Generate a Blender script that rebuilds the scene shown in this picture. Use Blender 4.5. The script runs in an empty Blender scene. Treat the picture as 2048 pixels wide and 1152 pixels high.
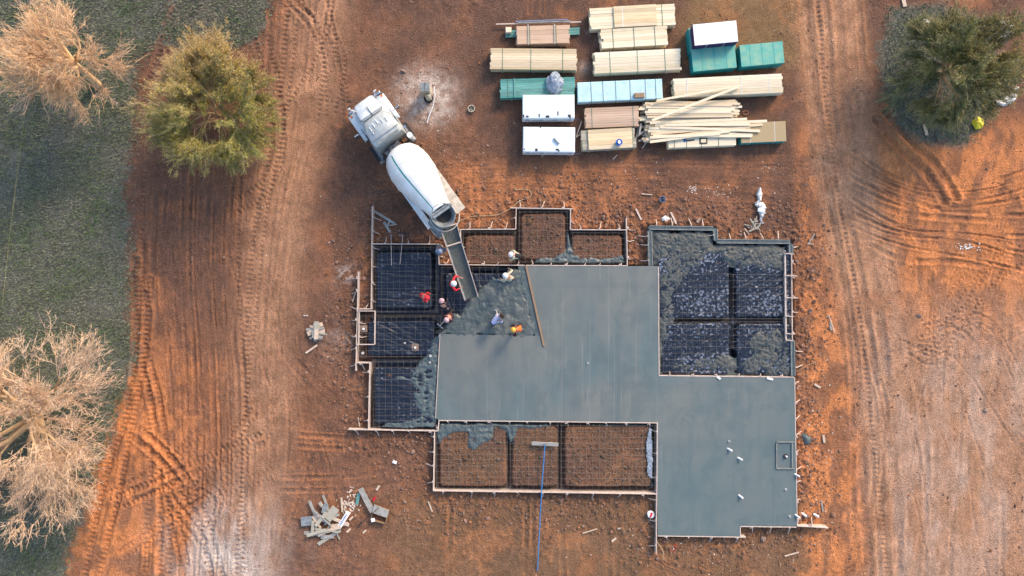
import bpy, bmesh, math, random
import numpy as np
from mathutils import Vector, Matrix
random.seed(7); RNG = np.random.default_rng(11)
SC = bpy.context.scene; COL = SC.collection
R = math.radians
# ------------------------------------------------------------------ camera, sky, sun
S = 0.0275; H = 38.0
cam = bpy.data.cameras.new('camera'); camo = bpy.data.objects.new('camera', cam); COL.objects.link(camo)
camo.location = (0, 0, H); camo.rotation_euler = (0, 0, 0)
cam.sensor_width = 36; cam.lens = 36 * H / (2048 * S); cam.clip_end = 4000
SC.camera = camo
SC.render.resolution_x = 1024; SC.render.resolution_y = 576
SUN_AZ = math.atan2(0.62, 0.78); SUN_EL = R(32)
sd = Vector((math.sin(SUN_AZ) * math.cos(SUN_EL), math.cos(SUN_AZ) * math.cos(SUN_EL), math.sin(SUN_EL)))
W = bpy.data.worlds.new('World'); SC.world = W; W.use_nodes = True
nt = W.node_tree; bgn = nt.nodes['Background']; sk = nt.nodes.new('ShaderNodeTexSky')
sk.sky_type = 'NISHITA'; sk.sun_disc = False; sk.sun_elevation = SUN_EL; sk.sun_rotation = SUN_AZ
sk.air_density = 1.0; sk.dust_density = 2.0
nt.links.new(sk.outputs[0], bgn.inputs[0]); bgn.inputs[1].default_value = 0.15
sl = bpy.data.lights.new('sun', 'SUN'); sl.energy = 1.5; sl.angle = R(14); sl.color = (1.0, 0.74, 0.50)
slo = bpy.data.objects.new('sun', sl); COL.objects.link(slo); slo.rotation_euler = (-sd).to_track_quat('-Z', 'Y').to_euler()
SC.view_settings.view_transform = 'Standard'; SC.view_settings.look = 'None'
SC.view_settings.exposure = 1.2; SC.view_settings.gamma = 1.0

def P(px, py, z=0.0):
    k = S * (1 - z / H)
    return Vector(((px - 1024) * k, (576 - py) * k, z))
# ------------------------------------------------------------------ noise
def lat(seed): return np.random.default_rng(seed).random((256, 256)).astype(np.float32)
LAT = {}
def vn(X, Y, sc, seed=0):
    if seed not in LAT: LAT[seed] = lat(seed)
    L = LAT[seed]
    x = X / sc + 37.3; y = Y / sc + 91.7
    xi = np.floor(x).astype(int); yi = np.floor(y).astype(int)
    fx = x - xi; fy = y - yi
    fx = fx * fx * (3 - 2 * fx); fy = fy * fy * (3 - 2 * fy)
    a = L[xi & 255, yi & 255]; b = L[(xi + 1) & 255, yi & 255]
    c = L[xi & 255, (yi + 1) & 255]; d = L[(xi + 1) & 255, (yi + 1) & 255]
    return (a * (1 - fx) + b * fx) * (1 - fy) + (c * (1 - fx) + d * fx) * fy
def fbm(X, Y, sc, seed=0, o=4):
    t = 0; w = 1.0; s = 0
    for i in range(o):
        t = t + vn(X, Y, sc / 2 ** i, seed + i) * w; s += w; w *= .55
    return t / s
def ss(a, b, x):
    t = np.clip((x - a) / (b - a), 0, 1); return t * t * (3 - 2 * t)
def sdist(px, py, poly):       # >0 inside, pixel units
    d = np.full(px.shape, 1e9); inside = np.zeros(px.shape, bool); n = len(poly)
    for i in range(n):
        x0, y0 = poly[i]; x1, y1 = poly[(i + 1) % n]
        ex, ey = x1 - x0, y1 - y0; L2 = ex * ex + ey * ey + 1e-9
        t = np.clip(((px - x0) * ex + (py - y0) * ey) / L2, 0, 1)
        d = np.minimum(d, (px - x0 - t * ex) ** 2 + (py - y0 - t * ey) ** 2)
        if y0 != y1:
            c = ((y0 > py) != (y1 > py)) & (px < (x1 - x0) * (py - y0) / (y1 - y0) + x0)
            inside ^= c
    d = np.sqrt(d); return np.where(inside, d, -d)
# ------------------------------------------------------------------ materials
def mat(name, col, rough=.7, metal=0, col2=None, nsc=8, bump=0, bsc=20, island=0, stretch=None, spec=.4, coat=0, alpha=1, obj=True):
    m = bpy.data.materials.new(name); m.use_nodes = True; t = m.node_tree; N = t.nodes; Lk = t.links
    b = N['Principled BSDF']
    b.inputs['Roughness'].default_value = rough; b.inputs['Metallic'].default_value = metal
    b.inputs['Specular IOR Level'].default_value = spec; b.inputs['Coat Weight'].default_value = coat
    b.inputs['Base Color'].default_value = (*col, 1)
    if alpha < 1: b.inputs['Alpha'].default_value = alpha
    tc = N.new('ShaderNodeTexCoord'); mp = N.new('ShaderNodeMapping'); Lk.new(tc.outputs['Object'], mp.inputs[0])
    if stretch: mp.inputs['Scale'].default_value = stretch
    c2 = col2 or tuple(c * .8 for c in col)
    nz = N.new('ShaderNodeTexNoise'); nz.inputs['Scale'].default_value = nsc; nz.inputs['Detail'].default_value = 6
    Lk.new(mp.outputs[0], nz.inputs['Vector'])
    rp = N.new('ShaderNodeMapRange'); rp.inputs[1].default_value = .35; rp.inputs[2].default_value = .65
    Lk.new(nz.outputs[0], rp.inputs[0])
    mx = N.new('ShaderNodeMix'); mx.data_type = 'RGBA'
    mx.inputs[6].default_value = (*col, 1); mx.inputs[7].default_value = (*c2, 1)
    Lk.new(rp.outputs[0], mx.inputs[0]); out = mx.outputs[2]
    if island:
        g = N.new('ShaderNodeNewGeometry'); hs = N.new('ShaderNodeHueSaturation')
        r2 = N.new('ShaderNodeMapRange'); r2.inputs[3].default_value = 1 - island; r2.inputs[4].default_value = 1 + island
        Lk.new(g.outputs['Random Per Island'], r2.inputs[0]); Lk.new(r2.outputs[0], hs.inputs['Value'])
        r3 = N.new('ShaderNodeMath'); r3.operation = 'MULTIPLY'; r3.inputs[1].default_value = 7.31
        r4 = N.new('ShaderNodeMath'); r4.operation = 'FRACT'; Lk.new(g.outputs['Random Per Island'], r3.inputs[0]); Lk.new(r3.outputs[0], r4.inputs[0])
        r5 = N.new('ShaderNodeMapRange'); r5.inputs[3].default_value = 1 - island * .9; r5.inputs[4].default_value = 1 + island * .5
        Lk.new(r4.outputs[0], r5.inputs[0]); Lk.new(r5.outputs[0], hs.inputs['Saturation'])
        Lk.new(out, hs.inputs['Color']); out = hs.outputs[0]
    Lk.new(out, b.inputs['Base Color'])
    if bump:
        n2 = N.new('ShaderNodeTexNoise'); n2.inputs['Scale'].default_value = bsc; n2.inputs['Detail'].default_value = 5
        Lk.new(mp.outputs[0], n2.inputs['Vector'])
        bp = N.new('ShaderNodeBump'); bp.inputs['Strength'].default_value = bump; bp.inputs['Distance'].default_value = .03
        Lk.new(n2.outputs[0], bp.inputs['Height']); Lk.new(bp.outputs[0], b.inputs['Normal'])
    return m
M = {}
M['pine'] = mat('pine', (.66, .54, .35), .75, col2=(.54, .42, .25), nsc=3, stretch=(.5, 12, 4), island=.2, bump=.15)
M['pine_pale'] = mat('pine_pale', (.74, .66, .47), .75, col2=(.62, .52, .35), nsc=3, stretch=(.5, 12, 4), island=.16)
M['pine_pink'] = mat('pine_pink', (.52, .37, .26), .75, col2=(.44, .30, .20), nsc=3, stretch=(.5, 12, 4), island=.14)
M['pine_grey'] = mat('pine_grey', (.40, .38, .30), .8, col2=(.30, .28, .22), nsc=3, stretch=(.5, 12, 4), island=.2)
M['treated'] = mat('treated', (.10, .36, .32), .75, col2=(.06, .20, .18), nsc=3, stretch=(.5, 12, 4), island=.25)
M['form_wood'] = mat('form_wood', (.62, .51, .44), .8, col2=(.46, .37, .31), nsc=4, stretch=(1, 8, 4), island=.1)
M['form_grey'] = mat('form_grey', (.26, .27, .25), .8, col2=(.18, .19, .18), nsc=4)
M['scrap'] = mat('scrap', (.33, .33, .31), .8, col2=(.24, .23, .20), nsc=5, island=.3)
M['scrap_pale'] = mat('scrap_pale', (.58, .46, .34), .8, col2=(.46, .34, .24), nsc=5, island=.25)
M['teal'] = mat('teal', (.015, .27, .27), .6, col2=(.01, .22, .23), nsc=6)
M['teal_top'] = mat('teal_top', (.09, .37, .32), .75, col2=(.22, .42, .30), nsc=2.2, bump=.1)
M['osb'] = mat('osb', (.42, .33, .19), .8, col2=(.32, .24, .13), nsc=30, bump=.1)
M['purple'] = mat('purple', (.05, .025, .10), .5, col2=(.04, .02, .08))
M['aqua_wrap'] = mat('aqua_wrap', (.50, .72, .78), .35, col2=(.40, .62, .70), nsc=3, bump=.5, bsc=5)
M['white_wrap'] = mat('white_wrap', (.72, .80, .83), .35, col2=(.64, .74, .79), nsc=3, bump=.3, bsc=5)
M['white'] = mat('white', (.8, .8, .78), .5, col2=(.7, .7, .68))
M['logo_blue'] = mat('logo_blue', (.03, .12, .35), .5)
M['black'] = mat('black', (.012, .012, .014), .6)
M['dark'] = mat('dark', (.03, .03, .032), .7)
M['strap'] = mat('strap', (.10, .20, .14), .5)
M['strap_white'] = mat('strap_white', (.7, .75, .74), .5)
M['rebar'] = mat('rebar', (.17, .145, .12), .6, metal=.2, col2=(.24, .22, .20), nsc=4)
M['slab'] = mat('slab', (.098, .146, .152), .5, col2=(.125, .152, .150), nsc=1.1, bump=.12, bsc=5, stretch=(1.6, .3, 1))
M['slab_wet'] = mat('slab_wet', (.095, .13, .135), .4, col2=(.065, .088, .092), nsc=4, bump=.9, bsc=9)
M['conc_rough'] = mat('conc_rough', (.060, .084, .088), .36, col2=(.105, .122, .118), nsc=1.4, bump=1.0, bsc=8)
M['conc_raked'] = mat('conc_raked', (.045, .064, .068), .6, col2=(.088, .092, .084), nsc=2.2, bump=1.0, bsc=9)
M['truck_white'] = mat('truck_white', (.72, .79, .82), .3, col2=(.60, .64, .64), nsc=3, coat=.3)
M['drum_white'] = mat('drum_white', (.82, .83, .81), .35, col2=(.66, .65, .60), nsc=1.3, coat=.2)
M['truck_dirty'] = mat('truck_dirty', (.62, .57, .49), .6, col2=(.40, .35, .29), nsc=4)
M['truck_roof'] = mat('truck_roof', (.46, .50, .50), .4, metal=.15, col2=(.36, .39, .38), nsc=4)
M['stripe'] = mat('stripe', (.0, .26, .22), .4)
M['glass'] = mat('glass', (.06, .08, .10), .12, spec=.8)
M['rubber'] = mat('rubber', (.02, .02, .02), .85, col2=(.08, .05, .035), nsc=6)
M['steel'] = mat('steel', (.30, .31, .32), .45, metal=.6, col2=(.20, .20, .20), nsc=6)
M['chrome'] = mat('chrome', (.6, .6, .6), .25, metal=.9)
M['grey_metal'] = mat('grey_metal', (.27, .31, .33), .55, metal=.1, col2=(.17, .19, .19), nsc=5)
M['skin'] = mat('skin', (.42, .22, .15), .55); M['red'] = mat('red', (.62, .02, .035), .7, col2=(.50, .015, .03))
M['beige'] = mat('beige', (.50, .46, .34), .8); M['navy'] = mat('navy', (.015, .018, .035), .8)
M['maroon'] = mat('maroon', (.06, .015, .02), .8); M['jeans'] = mat('jeans', (.05, .07, .12), .8)
M['black_cloth'] = mat('black_cloth', (.02, .02, .022), .8); M['grey_blue'] = mat('grey_blue', (.20, .25, .36), .7)
M['orange'] = mat('orange', (.75, .16, .03), .7); M['yellow_hat'] = mat('yellow_hat', (.80, .42, .06), .35)
M['yellow'] = mat('yellow', (.75, .62, .03), .5); M['boot'] = mat('boot', (.10, .07, .05), .8)
M['pink'] = mat('pink', (.55, .36, .38), .8); M['hair'] = mat('hair', (.03, .02, .015), .8)
M['blue_pole'] = mat('blue_pole', (.03, .22, .55), .35); M['blue'] = mat('blue', (.02, .10, .45), .5)
M['magnesium'] = mat('magnesium', (.45, .43, .38), .45, metal=.5)
M['card'] = mat('card', (.30, .20, .12), .8); M['cable'] = mat('cable', (.40, .22, .12), .7)
M['pvc'] = mat('pvc', (.82, .82, .82), .4); M['rock'] = mat('rock', (.30, .22, .17), .9, col2=(.20, .13, .1), nsc=6)
M['pad_rubble'] = mat('pad_rubble', (.15, .085, .052), .95, col2=(.10, .065, .04), nsc=1.2, island=.35)
M['clod'] = mat('clod', (.25, .125, .072), .95, col2=(.15, .08, .05), nsc=1.2, island=.35)
M['chute_mix'] = mat('chute_mix', (.055, .065, .06), .7, col2=(.10, .11, .10), nsc=14, bump=1, bsc=25)
M['chip'] = mat('chip', (.62, .52, .42), .8, island=.2)
M['rope'] = mat('rope', (.45, .35, .2), .8); M['orange_cord'] = mat('orange_cord', (.55, .22, .1), .6)
M['clear'] = mat('clear', (.30, .36, .42), .2, col2=(.18, .22, .28), nsc=8, bump=.8, bsc=12)
M['bark'] = mat('bark', (.64, .44, .24), .9, col2=(.50, .33, .18), nsc=5, bump=.3)
M['twig_tan'] = mat('twig_tan', (.76, .50, .28), .9, island=.25)
M['twig_pink'] = mat('twig_pink', (.72, .50, .32), .9, island=.2)
M['twig_grey'] = mat('twig_grey', (.44, .34, .20), .9, island=.25)
M['leaf_sunlit'] = mat('leaf_sunlit', (.58, .39, .11), .8, island=.3)  # gold tone paints sunlight onto the leaves
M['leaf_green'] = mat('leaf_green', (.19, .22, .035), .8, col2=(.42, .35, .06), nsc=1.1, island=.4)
M['leaf_dark'] = mat('leaf_dark', (.09, .13, .04), .8, col2=(.27, .25, .06), nsc=.8, island=.4)
M['grass'] = mat('grass', (.09, .14, .055), .9, col2=(.17, .18, .12), nsc=.5, island=.5)
M['straw'] = mat('straw', (.24, .22, .16), .9, col2=(.12, .13, .10), nsc=.6, island=.5)
def plastic_mat(lo=.79, amt=.55):
    m = mat('plastic_sheet', (.009, .014, .025), .28, col2=(.014, .020, .034), nsc=2, bump=.9, bsc=6, spec=.45)
    t = m.node_tree; N = t.nodes; L = t.links; b = N['Principled BSDF']
    src = b.inputs['Base Color'].links[0].from_socket
    tc = N.new('ShaderNodeTexCoord'); v = N.new('ShaderNodeTexNoise'); v.inputs['Scale'].default_value = 7.5; v.inputs['Detail'].default_value = 3
    L.new(tc.outputs['Object'], v.inputs['Vector'])
    big = N.new('ShaderNodeTexNoise'); big.inputs['Scale'].default_value = .45; L.new(tc.outputs['Object'], big.inputs['Vector'])
    ad = N.new('ShaderNodeMath'); ad.operation = 'MULTIPLY_ADD'; ad.inputs[1].default_value = .45
    L.new(big.outputs[0], ad.inputs[0]); L.new(v.outputs[0], ad.inputs[2])
    r = N.new('ShaderNodeMapRange'); r.inputs[1].default_value = lo; r.inputs[2].default_value = lo + .08; r.inputs[4].default_value = amt; L.new(ad.outputs[0], r.inputs[0])
    mx = N.new('ShaderNodeMix'); mx.data_type = 'RGBA'; mx.inputs[7].default_value = (.30, .36, .46, 1)
    L.new(r.outputs[0], mx.inputs[0]); L.new(src, mx.inputs[6]); L.new(mx.outputs[2], b.inputs['Base Color'])
    return m
M['plastic'] = plastic_mat()
M['plastic_clean'] = plastic_mat(.86, .4)
def slab_marks():
    m = M['slab']; t = m.node_tree; N = t.nodes; L = t.links; b = N['Principled BSDF']; src = b.inputs['Base Color'].links[0].from_socket
    tc = N.new('ShaderNodeTexCoord')
    def noise(scale, st, det=3, dist=0):
        mp = N.new('ShaderNodeMapping'); mp.inputs['Scale'].default_value = st; n = N.new('ShaderNodeTexNoise'); n.inputs['Scale'].default_value = scale; n.inputs['Detail'].default_value = det; n.inputs['Distortion'].default_value = dist
        L.new(tc.outputs['Object'], mp.inputs[0]); L.new(mp.outputs[0], n.inputs['Vector']); return n.outputs[0]
    def rng(s_, a, b_, c, d): q = N.new('ShaderNodeMapRange'); q.inputs[1].default_value = a; q.inputs[2].default_value = b_; q.inputs[3].default_value = c; q.inputs[4].default_value = d; L.new(s_, q.inputs[0]); return q.outputs[0]
    def mixc(f, a, col, bl='MIX'):
        x = N.new('ShaderNodeMix'); x.data_type = 'RGBA'; x.blend_type = bl; L.new(f, x.inputs[0]); L.new(a, x.inputs[6]); x.inputs[7].default_value = (*col, 1); return x.outputs[2]
    c = mixc(rng(noise(.16, (1, 1, 1), 4), .42, .58, 0, .8), src, (.165, .175, .160))
    c = mixc(rng(noise(1.3, (1, .8, 1), 6, .6), .46, .64, 0, .5), c, (.078, .112, .118))
    c = mixc(rng(noise(.5, (3.5, .25, 1), 4), .5, .72, 0, .55), c, (.085, .122, .130))
    c = mixc(rng(noise(2.5, (3.0, .12, 1), 3), .62, .74, 0, .4), c, (.25, .26, .235))
    c = mixc(rng(noise(1.1, (4.0, .06, 1), 1), .70, .715, 0, .22), c, (.24, .25, .23))
    c = mixc(rng(noise(.45, (.12, 2.2, 1), 3), .56, .70, 0, .3), c, (.080, .115, .122))
    sx = N.new('ShaderNodeSeparateXYZ'); L.new(tc.outputs['Object'], sx.inputs[0]); md = N.new('ShaderNodeMath'); md.operation = 'MULTIPLY_ADD'; md.inputs[1].default_value = -.6; L.new(sx.outputs[0], md.inputs[0]); L.new(sx.outputs[1], md.inputs[2])
    c = mixc(rng(md.outputs[0], 0, 9, 0, .55), c, (.150, .158, .146)); c = mixc(rng(md.outputs[0], -2, -9, 0, .45), c, (.086, .138, .145))
    L.new(c, b.inputs['Base Color'])
    L.new(rng(noise(.4, (2, .5, 1), 4), .35, .65, .38, .68), b.inputs['Roughness'])
slab_marks()
# ------------------------------------------------------------------ mesh helpers
class MB:
    def __init__(s): s.v = []; s.f = []; s.m = []
    def add(s, vs, fs, mi=0):
        o = len(s.v); s.v += [tuple(v) for v in vs]; s.f += [tuple(i + o for i in f) for f in fs]; s.m += [mi] * len(fs); return s
    def box(s, c, d, rz=0, mi=0, T=None, bev=0):
        hx, hy, hz = d[0] / 2, d[1] / 2, d[2] / 2
        Mx = Matrix.Translation(c) @ Matrix.Rotation(rz, 4, 'Z')
        if T is not None: Mx = T @ Mx
        if bev:
            b = min(bev, hx * .45, hy * .45, hz * .45); vs = []
            for z, k in ((-hz, b), (-hz + b, 0), (hz - b, 0), (hz, b)):
                for x, y in ((-hx + k, -hy + k + (b if 0 else 0)), (hx - k, -hy + k), (hx - k, hy - k), (-hx + k, hy - k)):
                    vs.append(Mx @ Vector((x, y, z)))
            fs = [(3, 2, 1, 0), (12, 13, 14, 15)]
            for r in range(3):
                for i in range(4): a = r * 4 + i; c2 = r * 4 + (i + 1) % 4; fs.append((a, c2, c2 + 4, a + 4))
            return s.add(vs, fs, mi)
        vs = [Mx @ Vector((x, y, z)) for z in (-hz, hz) for x, y in ((-hx, -hy), (hx, -hy), (hx, hy), (-hx, hy))]
        return s.add(vs, [(3, 2, 1, 0), (4, 5, 6, 7), (0, 1, 5, 4), (1, 2, 6, 5), (2, 3, 7, 6), (3, 0, 4, 7)], mi)
    def bar(s, a, b, w, h, mi=0):
        a = Vector(a); b = Vector(b); d = b - a; L = d.length
        if L < 1e-6: return s
        q = d.to_track_quat('X', 'Z').to_matrix().to_4x4()
        return s.box((0, 0, 0), (L, w, h), 0, mi, Matrix.Translation((a + b) / 2) @ q)
    def tube(s, pts, r, n=6, cap=True, mi=0):
        pts = [Vector(p) for p in pts]; k = len(pts); rs = r if isinstance(r, (list, tuple)) else [r] * k
        vs = []
        for i, p in enumerate(pts):
            d = (pts[min(i + 1, k - 1)] - pts[max(i - 1, 0)]).normalized()
            u = d.cross(Vector((0, 0, 1)));
            if u.length < .05: u = d.cross(Vector((0, 1, 0)))
            u.normalize(); w = d.cross(u)
            for j in range(n):
                a = 2 * math.pi * j / n; vs.append(p + (u * math.cos(a) + w * math.sin(a)) * rs[i])
        fs = [(i * n + j, i * n + (j + 1) % n, (i + 1) * n + (j + 1) % n, (i + 1) * n + j) for i in range(k - 1) for j in range(n)]
        if cap: fs += [tuple(range(n - 1, -1, -1)), tuple(range((k - 1) * n, k * n))]
        return s.add(vs, fs, mi)
    def lathe(s, prof, n=32, T=Matrix(), mi=0, a0=0, a1=2 * math.pi):   # prof (x along axis X, r)
        full = abs(a1 - a0 - 2 * math.pi) < 1e-6; m = n if full else n + 1; vs = []
        for x, r in prof:
            for j in range(m):
                a = a0 + (a1 - a0) * j / n; vs.append(T @ Vector((x, r * math.sin(a), r * math.cos(a))))
        fs = []
        for i in range(len(prof) - 1):
            for j in range(n):
                j2 = (j + 1) % m if full else j + 1
                fs.append((i * m + j, i * m + j2, (i + 1) * m + j2, (i + 1) * m + j))
        return s.add(vs, fs, mi)
    def prism(s, poly, z0, z1, mi=0):
        n = len(poly); a = sum(poly[i][0] * poly[(i + 1) % n][1] - poly[(i + 1) % n][0] * poly[i][1] for i in range(n))
        if a < 0: poly = poly[::-1]
        vs = [(x, y, z0) for x, y in poly] + [(x, y, z1) for x, y in poly]
        fs = [tuple(range(n - 1, -1, -1)), tuple(range(n, 2 * n))] + [(i, (i + 1) % n, n + (i + 1) % n, n + i) for i in range(n)]
        return s.add(vs, fs, mi)
    def build(s, name, m, parent=None, smooth=False, loc=None):
        me = bpy.data.meshes.new(name); me.from_pydata(s.v, [], s.f)
        ms = m if isinstance(m, (list, tuple)) else [m]
        for x in ms: me.materials.append(M[x] if isinstance(x, str) else x)
        if len(ms) > 1: me.polygons.foreach_set('material_index', s.m)
        if smooth:
            me.polygons.foreach_set('use_smooth', [True] * len(me.polygons))
            me.set_sharp_from_angle(angle=R(40))
        me.update(); o = bpy.data.objects.new(name, me); COL.objects.link(o)
        if parent: o.parent = parent
        if loc is not None: o.location = loc
        return o
def np_mesh(name, V, F, m, smooth=False):
    me = bpy.data.meshes.new(name); k = F.shape[1]
    me.vertices.add(len(V)); me.vertices.foreach_set('co', V.astype(np.float32).ravel())
    me.loops.add(F.size); me.loops.foreach_set('vertex_index', F.astype(np.int32).ravel())
    me.polygons.add(len(F)); me.polygons.foreach_set('loop_start', np.arange(0, F.size, k, dtype=np.int32))
    try: me.polygons.foreach_set('loop_total', np.full(len(F), k, dtype=np.int32))
    except Exception: pass
    me.polygons.foreach_set('use_smooth', np.full(len(F), smooth))
    me.materials.append(M[m] if isinstance(m, str) else m); me.update(calc_edges=True)
    o = bpy.data.objects.new(name, me); COL.objects.link(o); return o
def tag(o, label, cat, group=None, kind=None):
    o['label'] = label; o['category'] = cat
    if group: o['group'] = group
    if kind: o['kind'] = kind
    return o
def thing(name, label, cat, loc=(0, 0, 0), rz=0, group=None):
    o = bpy.data.objects.new(name, None); COL.objects.link(o); o.location = loc; o.rotation_euler = (0, 0, rz)
    o.empty_display_size = .2
    return tag(o, label, cat, group)
def origin_to(o, loc):
    loc = Vector(loc); o.data.transform(Matrix.Translation(-loc)); o.location = loc; return o
# ------------------------------------------------------------------ layout of the foundation (photo pixels)
FOUND = [(744, 487), (877, 488), (878, 529), (921, 529), (921, 458), (1032, 458), (1033, 417), (1141, 417), (1141, 459), (1254, 459), (1255, 531), (1299, 532),
         (1297, 453), (1430, 455), (1431, 482), (1583, 482), (1589, 755), (1594, 1053), (1480, 1053), (1480, 1073), (1315, 1072), (1314, 987), (867, 981),
         (869, 862), (737, 860), (740, 726), (712, 725), (714, 620), (742, 619)]
PADS = [(754, 505, 866, 617), (737, 640, 872, 711), (750, 733, 870, 846), (892, 546, 1040, 650), (931, 470, 1028, 530), (1041, 428, 1131, 520),
        (1142, 470, 1243, 520), (880, 850, 1013, 971), (1024, 850, 1114, 971), (1128, 850, 1300, 971), (1312, 500, 1455, 636), (1467, 500, 1578, 634), (1318, 645, 1455, 748), (1469, 646, 1580, 748)]
def pad_h(px, py):
    ins = sdist(px, py, FOUND)
    wob = (fbm(px, py, 22, 50, 3) - .5) * 7
    p = np.full(px.shape, 0.0)
    for x0, y0, x1, y1 in PADS:
        r = 9
        dx = np.maximum(np.abs(px - (x0 + x1) / 2) - (x1 - x0) / 2 + r, 0); dy = np.maximum(np.abs(py - (y0 + y1) / 2) - (y1 - y0) / 2 + r, 0)
        d = r - np.sqrt(dx * dx + dy * dy) + wob * .5
        p = np.maximum(p, ss(-3.5, 2.5, d))
    return ins, -.32 + .60 * p, p
def gx(x): return x / S + 1024
def gy(y): return 576 - y / S
def pad_world(X, Y):   # height of pads/trenches at world points
    px = gx(X) ; py = gy(Y); ins, h, p = pad_h(px, py)
    return ins, h, p
GRASS = [(-60, -60), (345, -60), (330, 60), (268, 130), (268, 260), (245, 380), (262, 520), (255, 640), (268, 720), (240, 800), (215, 880), (180, 960), (160, 1040), (135, 1100), (120, 1220), (-60, 1220)]
GRASS2 = [(1790, 20), (1880, 10), (1990, 60), (1990, 200), (1930, 290), (1850, 285), (1800, 255), (1775, 180), (1758, 120)]
GRASS3 = [(352, -60), (560, -60), (520, 70), (470, 95), (425, 60), (380, 100), (330, 90)]
ZC = 0.45
# ------------------------------------------------------------------ ground
def trackset():
    T = []; rr = random.Random(5)
    def add(pts, w=7, d=.05, tread=0, gap=0, j=0, fade=1):
        pts = [(x + rr.uniform(-j, j), y + rr.uniform(-j, j)) for x, y in pts]
        if gap:
            for sgn in (-.5, .5):
                q = []
                for i, (x, y) in enumerate(pts):
                    a = pts[max(i - 1, 0)]; b = pts[min(i + 1, len(pts) - 1)]; dx, dy = b[0] - a[0], b[1] - a[1]; l = math.hypot(dx, dy)
                    q.append((x - dy / l * gap * sgn, y + dx / l * gap * sgn))
                T.append((smooth(q), w, d, tread))
        else: T.append((smooth(pts), w, d, tread))
    def smooth(p):
        for _ in range(2):
            q = [p[0]]
            for i in range(len(p) - 1):
                a, b = p[i], p[i + 1]
                q += [(a[0] * .75 + b[0] * .25, a[1] * .75 + b[1] * .25), (a[0] * .25 + b[0] * .75, a[1] * .25 + b[1] * .75)]
            q.append(p[-1]); p = q
        return p
    for i in range(13):   # rutted strip on the left
        x = 282 + i * 16 + rr.uniform(-5, 5)
        add([(x + 5, 340), (x - 4 + rr.uniform(-6, 6), 520), (x + 8, 700), (x + 16 + rr.uniform(-6, 6), 900), (x + 5, 1180)], rr.uniform(3, 7), rr.uniform(.03, .06), rr.choice([0, 0, 1]))
    for i in range(16):   # haul road
        x = rr.uniform(545, 660); add([(x + rr.uniform(-10, 40), -30), (x - 20, 200), (x - 70, 420), (x - 90, 650), (x - 100 + rr.uniform(-30, 30), 900), (x - 110, 1180)], rr.uniform(4, 9), rr.uniform(.008, .028), rr.choice([0, 0, 1]))
    add([(272, 520), (276, 640), (268, 740), (250, 850), (205, 960), (165, 1180)], 9, .09, 1, 0)
    add([(300, 560), (292, 700), (262, 850), (240, 980), (190, 1180)], 9, .09, 1, 0)
    add([(250, 850), (330, 910), (400, 1010), (440, 1180)], 8, .08, 1, 20)
    add([(226, 1005), (300, 980), (400, 930), (520, 880)], 8, .06, 1, 20)
    add([(285, 700), (310, 800), (330, 920), (330, 1180)], 8, .07, 1, 16)
    for i in range(9): add([(rr.uniform(200, 420), rr.uniform(950, 1180)), (rr.uniform(260, 460), rr.uniform(880, 1050)), (rr.uniform(300, 560), rr.uniform(800, 1000))], 5, .04, 1, 16)
    add([(400, -20), (345, 60), (325, 160), (275, 200)], 9, .05, 1, 34); add([(520, 70), (545, 160), (560, 290), (530, 380), (460, 420)], 7, .05, 1, 24)
    for i in range(6): add([(rr.uniform(540, 700), -20), (rr.uniform(600, 740), 90), (rr.uniform(560, 720), 230)], 5, .04, 1, 0)
    add([(590, 880), (700, 888), (860, 880)], 5, .04, 0, 22); add([(560, 968), (700, 968), (800, 950)], 5, .04, 0, 26)
    add([(580, 1040), (760, 1062), (900, 1060)], 5, .03, 0, 0)
    for i in range(10): y = 320 + i * 9; add([(690 + rr.uniform(-60, 160), y + 20), (950, y + rr.uniform(-30, 30)), (1250, y + rr.uniform(-30, 35)), (1620, y + rr.uniform(-20, 50))], rr.uniform(3, 9), .016, 0)
    for i in range(8): x = rr.uniform(890, 1280); add([(x, 1000), (x + rr.uniform(-8, 8), 1180)], rr.uniform(4, 8), .03, 0)
    for i in range(12):   # right road
        x = rr.uniform(1605, 1725); add([(x, -30), (x + 12, 180), (x + 40, 380), (x + 85, 640), (x + 100 + rr.uniform(-10, 60), 900), (x + rr.uniform(60, 150), 1180)], rr.uniform(5, 10), rr.uniform(.012, .04), rr.choice([0, 0, 1]))
    add([(1640, -30), (1655, 200), (1690, 420), (1740, 700), (1770, 1180)], 12, .05, 0, 62)
    add([(1760, 232), (1810, 290), (1870, 345), (1900, 400)], 9, .12, 0, 26)
    for i in range(13): add([(1705, 300 + i * 14), (1800, 360 + i * 13 + rr.uniform(-15, 15)), (1930, 390 + i * 10 + rr.uniform(-15, 15)), (2080, 330 + i * 20)], rr.uniform(2.5, 7), .06, 0)
    for i in range(12): add([(rr.uniform(1740, 1900), rr.uniform(640, 860)), (rr.uniform(1850, 1960), rr.uniform(560, 760)), (rr.uniform(1960, 2080), rr.uniform(400, 900))], rr.uniform(2.5, 5), .028, rr.choice([0, 0, 1]), rr.choice([0, 22]))
    for i in range(12): x = 1760 + i * 22; add([(x + 20, 640), (x, 860), (x + rr.uniform(-20, 20), 1180)], rr.uniform(5, 9), .02, rr.choice([0, 1]))
    add([(1074, -20), (1072, 26)], 4, .1, 0, 24)
    for i in range(26): x = rr.uniform(1640, 1990); y = rr.uniform(380, 1000); a = rr.uniform(-.35, .35) if rr.random() < .7 else rr.uniform(-1.2, 1.2); l = rr.uniform(120, 330); add([(x, y), (x + math.sin(a) * l * .5 + rr.uniform(-12, 12), y + math.cos(a) * l * .5), (x + math.sin(a) * l, y + math.cos(a) * l)], rr.uniform(2, 4), .022, 0)
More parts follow.
